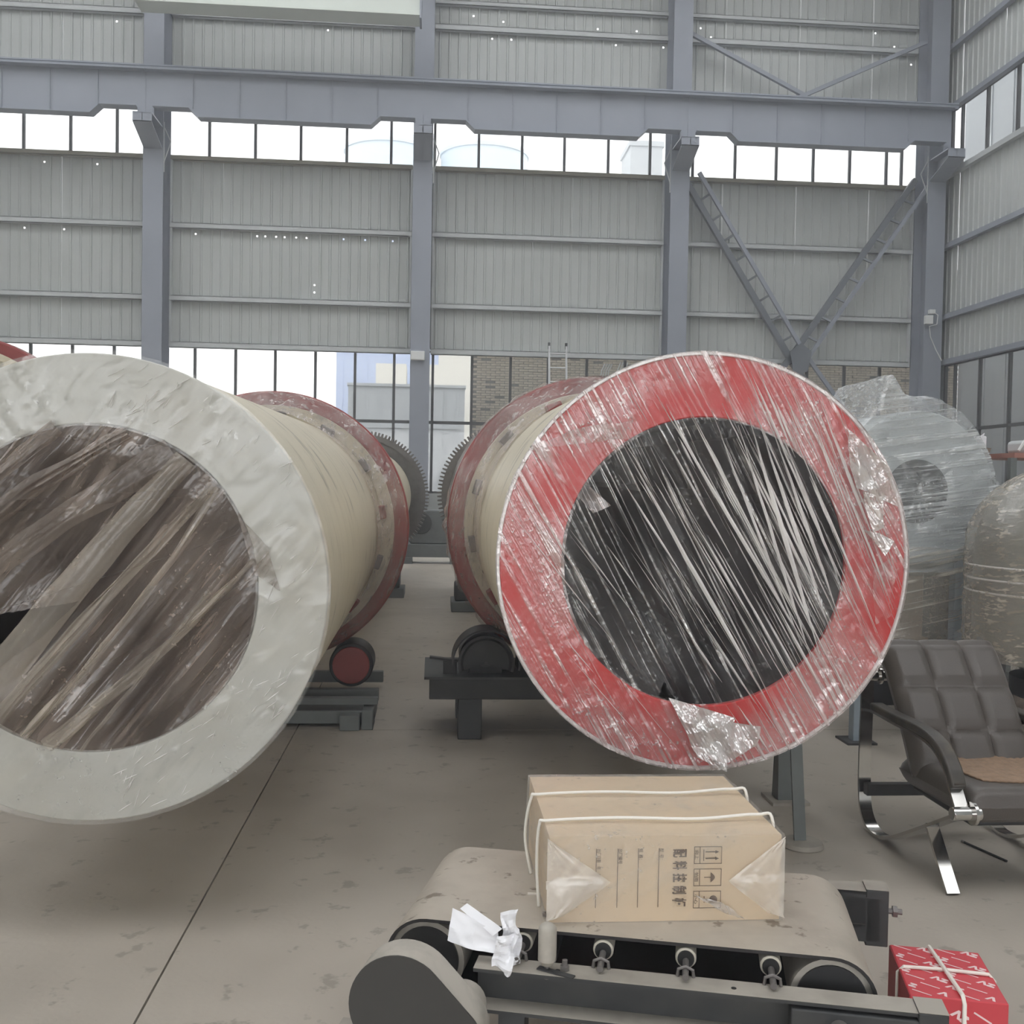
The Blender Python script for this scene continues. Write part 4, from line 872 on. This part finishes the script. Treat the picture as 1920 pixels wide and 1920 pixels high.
# ================================================================== CARTON ON THE BELT
ZB = zc + pr + .006 + .001
cb = tag(empty('carton', (.575, 2.655, ZB)), 'tan carton strapped and film wrapped with printed labels on its side', 'carton')
BX, BY, BH = .283, .25, .207
def bump_box(ox, oy, h, seed, amp):
    mb = MB()
    def face(fn): mb.grid(fn, 24, 14)
    def d(p):
        x, y, z = p; q = amp * N(x * 7 + seed, y * 7, z * 9); return (x * (1 + q), y * (1 + q), z * (1 + q * .5) if z > .01 else z)
    face(lambda u, v: d((-ox + 2 * ox * u, -oy, h * v))); face(lambda u, v: d((ox - 2 * ox * u, oy, h * v))); face(lambda u, v: d((ox, -oy + 2 * oy * u, h * v))); face(lambda u, v: d((-ox, oy - 2 * oy * u, h * v)))
    face(lambda u, v: d((-ox + 2 * ox * u, -oy + 2 * oy * v, h))); face(lambda u, v: d((-ox + 2 * ox * u, oy - 2 * oy * v, 0)))
    return mb
bump_box(BX, BY, BH, 0, .004).build('body', 'carton', cb, 40)
bump_box(BX + .006, BY + .007, BH + .005, 3, .018).build('film_wrap', 'film_box', cb, 40)
yf = -BY - .0022
def tomesh(me, name, f, parent):
    for v in me.vertices: v.co = f(*v.co)
    me.update(); return place(name, me, parent)
def face_map(x0, z0, sx=1.): return lambda a, b, c: (x0 + b, yf - .0006 - c, z0 - a * sx)
for k, chx in enumerate('配料控制柜'): tomesh(text_mesh(chx, .036, 'carton_print', bold=.0009), 'lettering', face_map(.020, .176 - k * .030, .58), cb)
for k, (x0, t) in enumerate(((-.018, '型  号：'), (-.068, '规  格：'), (-.118, '出厂编号'), (-.170, '出厂日期    年    月'))):
    tomesh(text_mesh(t, .011, 'carton_print'), 'lettering', face_map(x0 + .002, .178, .85 if k < 3 else .75), cb)
    MB().box((x0 - .0007, yf - .001, .035), (x0 + .0007, yf, .178)).build('printed_rule', 'carton_print', cb)
def outline(mb, x0, x1, z0, z1, t=.0012):
    mb.box((x0, yf - .001, z0), (x0 + t, yf, z1)).box((x1 - t, yf - .001, z0), (x1, yf, z1)).box((x0, yf - .001, z0), (x1, yf, z0 + t)).box((x0, yf - .001, z1 - t), (x1, yf, z1))
for k in range(3):
    z1 = .181 - k * .054; z0 = z1 - .042; x0, x1 = .068, .136; zm = (z0 + z1) / 2; mb = MB(); outline(mb, x0, x1, z0, z1); mb.box((x0 + .014, yf - .001, z0), (x0 + .0152, yf, z1))
    if k == 0:
        for zz in (zm - .008, zm + .008): mb.box((x0 + .028, yf - .001, zz - .0012), (x0 + .055, yf, zz + .0012)); mb.prism([(x0 + .052, zz - .004), (x0 + .061, zz), (x0 + .052, zz + .004)], yf - .001, yf)
        mb.box((x0 + .023, yf - .001, zm - .014), (x0 + .0245, yf, zm + .014))
    elif k == 1:
        mb.prism([(x0 + .042, zm - .012)] + [(x0 + .042 + .010 * math.sin(PI * i / 8), zm - .012 + .024 * i / 8) for i in range(9)], yf - .001, yf); mb.box((x0 + .026, yf - .001, zm - .0007), (x0 + .042, yf, zm + .0007))
    else:
        mb.prism([(x0 + .040, zm)] + [(x0 + .040 + .019 * (1 - math.cos(PI * i / 8)) / 2, zm + .0095 * math.sin(PI * i / 8)) for i in range(1, 9)] + [(x0 + .059 - .019 * (1 - math.cos(PI * i / 8)) / 2, zm - .0095 * math.sin(PI * i / 8)) for i in range(1, 8)], yf - .001, yf); mb.box((x0 + .028, yf - .001, zm - .0008), (x0 + .041, yf, zm + .0008)).box((x0 + .026, yf - .001, zm - .008), (x0 + .0275, yf, zm + .008))
    mb.build('printed_symbol', 'carton_print', cb)
    tomesh(text_mesh(('向上', '怕雨', '小心')[k], .010, 'carton_print'), 'lettering', face_map(x0 + .003, z1 - .008, 1.2), cb)
yg = -BY - .012
for sg in (-1, 1):             # folded film corners on the printed side
    mb = MB(); X = sg * (BX + .006)
    def tri(u, v):
        z = .012 + (BH - .012) * v; w_ = (.155 if sg < 0 else .14) * (1 - abs(v - .45) / .55) if v > .0 else 0; x = X - sg * max(0, w_) * u; return (x, yg - .006 * abs(N(u * 4 + sg, v * 5)) - .008 * math.sin(PI * u) * (v < .5), z)
    mb.grid(tri, 16, 24).build('film_gusset', 'film_gusset', cb, 50)
crumple([(.07, yg - .006, .065), (.13, yg - .012, .055), (.19, yg - .012, .012), (.15, yg - .004, .02)], .008, 12, 4., 20.).build('film_flap', 'film_dense', cb, 40)
MB().box((-BX - .008, -BY - .013, .085), (-BX + .13, -BY - .011, .105)).build('tape', 'film_gusset', cb)
for k, y in enumerate((-.155, .06)):
    zt = BH + .008; P_ = [(-BX - .012, y + .0, 0.0), (-BX - .018 - .01 * k, y + .01, BH * .5), (-BX - .014, y + .004, BH - .004), (-BX + .01, y, zt), (-.1, y + .005, zt + .004), (.1, y - .002, zt + .002), (BX - .03, y + .01, zt + .008), (BX + .01, y - .004, BH), (BX + .012, y, 0.0)]
    MB().tube(smooth_path(P_, 6), .0042, 8).build('strap', 'strap_white', cb, 50)

# ================================================================== RED BOX ON THE FLOOR
rb = tag(empty('red_box', (1.352, 2.535, 0), (0, 0, R(-15))), 'small red printed box tied with white straps on the floor', 'box')
W2, D2, HB = .115, .142, .25
MB().box((-W2, -D2, 0), (W2, D2, HB)).build('body', 'red_card', rb, bevel=.003)
MB().box((-W2 - .0015, -D2 + .002, .001), (-W2, D2 - .002, HB - .002)).build('side_panel', 'red_card_dark', rb)
mk = MB(); rnd = random.Random(2)
def logo(cx_, cy_, put, s_=1.2):
    ca, sa = math.cos(R(-30)), math.sin(R(-30))
    def q(x, y): x *= s_; y *= s_; return put(cx_ + x * ca - y * sa, cy_ + x * sa + y * ca)
    for poly in ([(-.016, -.008), (-.006, .010), (-.001, .010), (.006, -.008), (.0, -.008), (-.004, .003), (-.010, -.008)], [(.006, .009), (.018, .009), (.021, .004), (.012, -.001), (.021, -.003), (.021, -.009), (.007, -.009), (.004, -.004), (.012, .002), (.005, .004)]):
        P_ = [q(x, y) for x, y in poly]
        if all(P_): mk.add(P_, [tuple(range(len(P_)))])
def dash(cx_, cy_, put):
    ca, sa = math.cos(R(-30)), math.sin(R(-30)); P_ = [put(cx_ + x * ca - y * sa, cy_ + x * sa + y * ca) for x, y in ((-.024, -.0022), (.024, -.0022), (.024, .0022), (-.024, .0022))]
    if all(P_): mk.add(P_, [(0, 1, 2, 3)])
ptop = lambda x, y: (x, y, HB + .0006) if abs(x) < W2 - .001 and abs(y) < D2 - .001 else None
pfr = lambda x, z: (x, -D2 - .0006, z) if abs(x) < W2 - .001 and .002 < z < HB - .002 else None
for i in range(-6, 7):
    for j in range(-6, 7):
        a_, b_ = i * .056 + (j % 2) * .028, j * .042
        (logo if (i + j) % 2 == 0 else dash)(a_, b_, ptop); (logo if (i + j) % 2 == 0 else dash)(a_, b_ + .125, pfr)
o = mk.build('printed_mark', 'print_white', rb); o['kind'] = 'stuff'
MB().tube([(-W2 - .004, .0, 0.0), (-W2 - .004, .0, HB - .01), (-W2 + .01, .0, HB + .005), (0, .004, HB + .006), (W2 - .01, 0, HB + .006), (W2 + .004, 0, HB - .01), (W2 + .004, 0, 0)], .0045, 8).build('strap', 'strap_white', rb, 40)
MB().tube([(.012, -D2 - .004, 0), (.012, -D2 - .004, HB - .01), (.01, -D2 + .008, HB + .007), (-.004, 0, HB + .011), (-.014, D2 - .008, HB + .007), (-.014, D2 + .004, HB - .01), (-.014, D2 + .004, 0)], .0055, 8).build('strap', 'strap_white', rb, 40)

# scattering volume added for the pale veil of lens glare, lowers contrast
hm = bpy.data.materials.new('haze'); hm.use_nodes = True; nt = hm.node_tree; nt.nodes.remove(nt.nodes['Principled BSDF'])
vs_ = nt.nodes.new('ShaderNodeVolumeScatter'); vs_.inputs['Color'].default_value = (.93, .96, 1, 1); vs_.inputs['Density'].default_value = .0095; nt.links.new(vs_.outputs[0], nt.nodes['Material Output'].inputs['Volume']); M['haze'] = hm
o = MB().box((-70, -25, -.5), (70, 95, 26)).build('haze', 'haze'); tag(o, 'thin haze volume added over hall and yard as a veil of glare', kind='stuff')
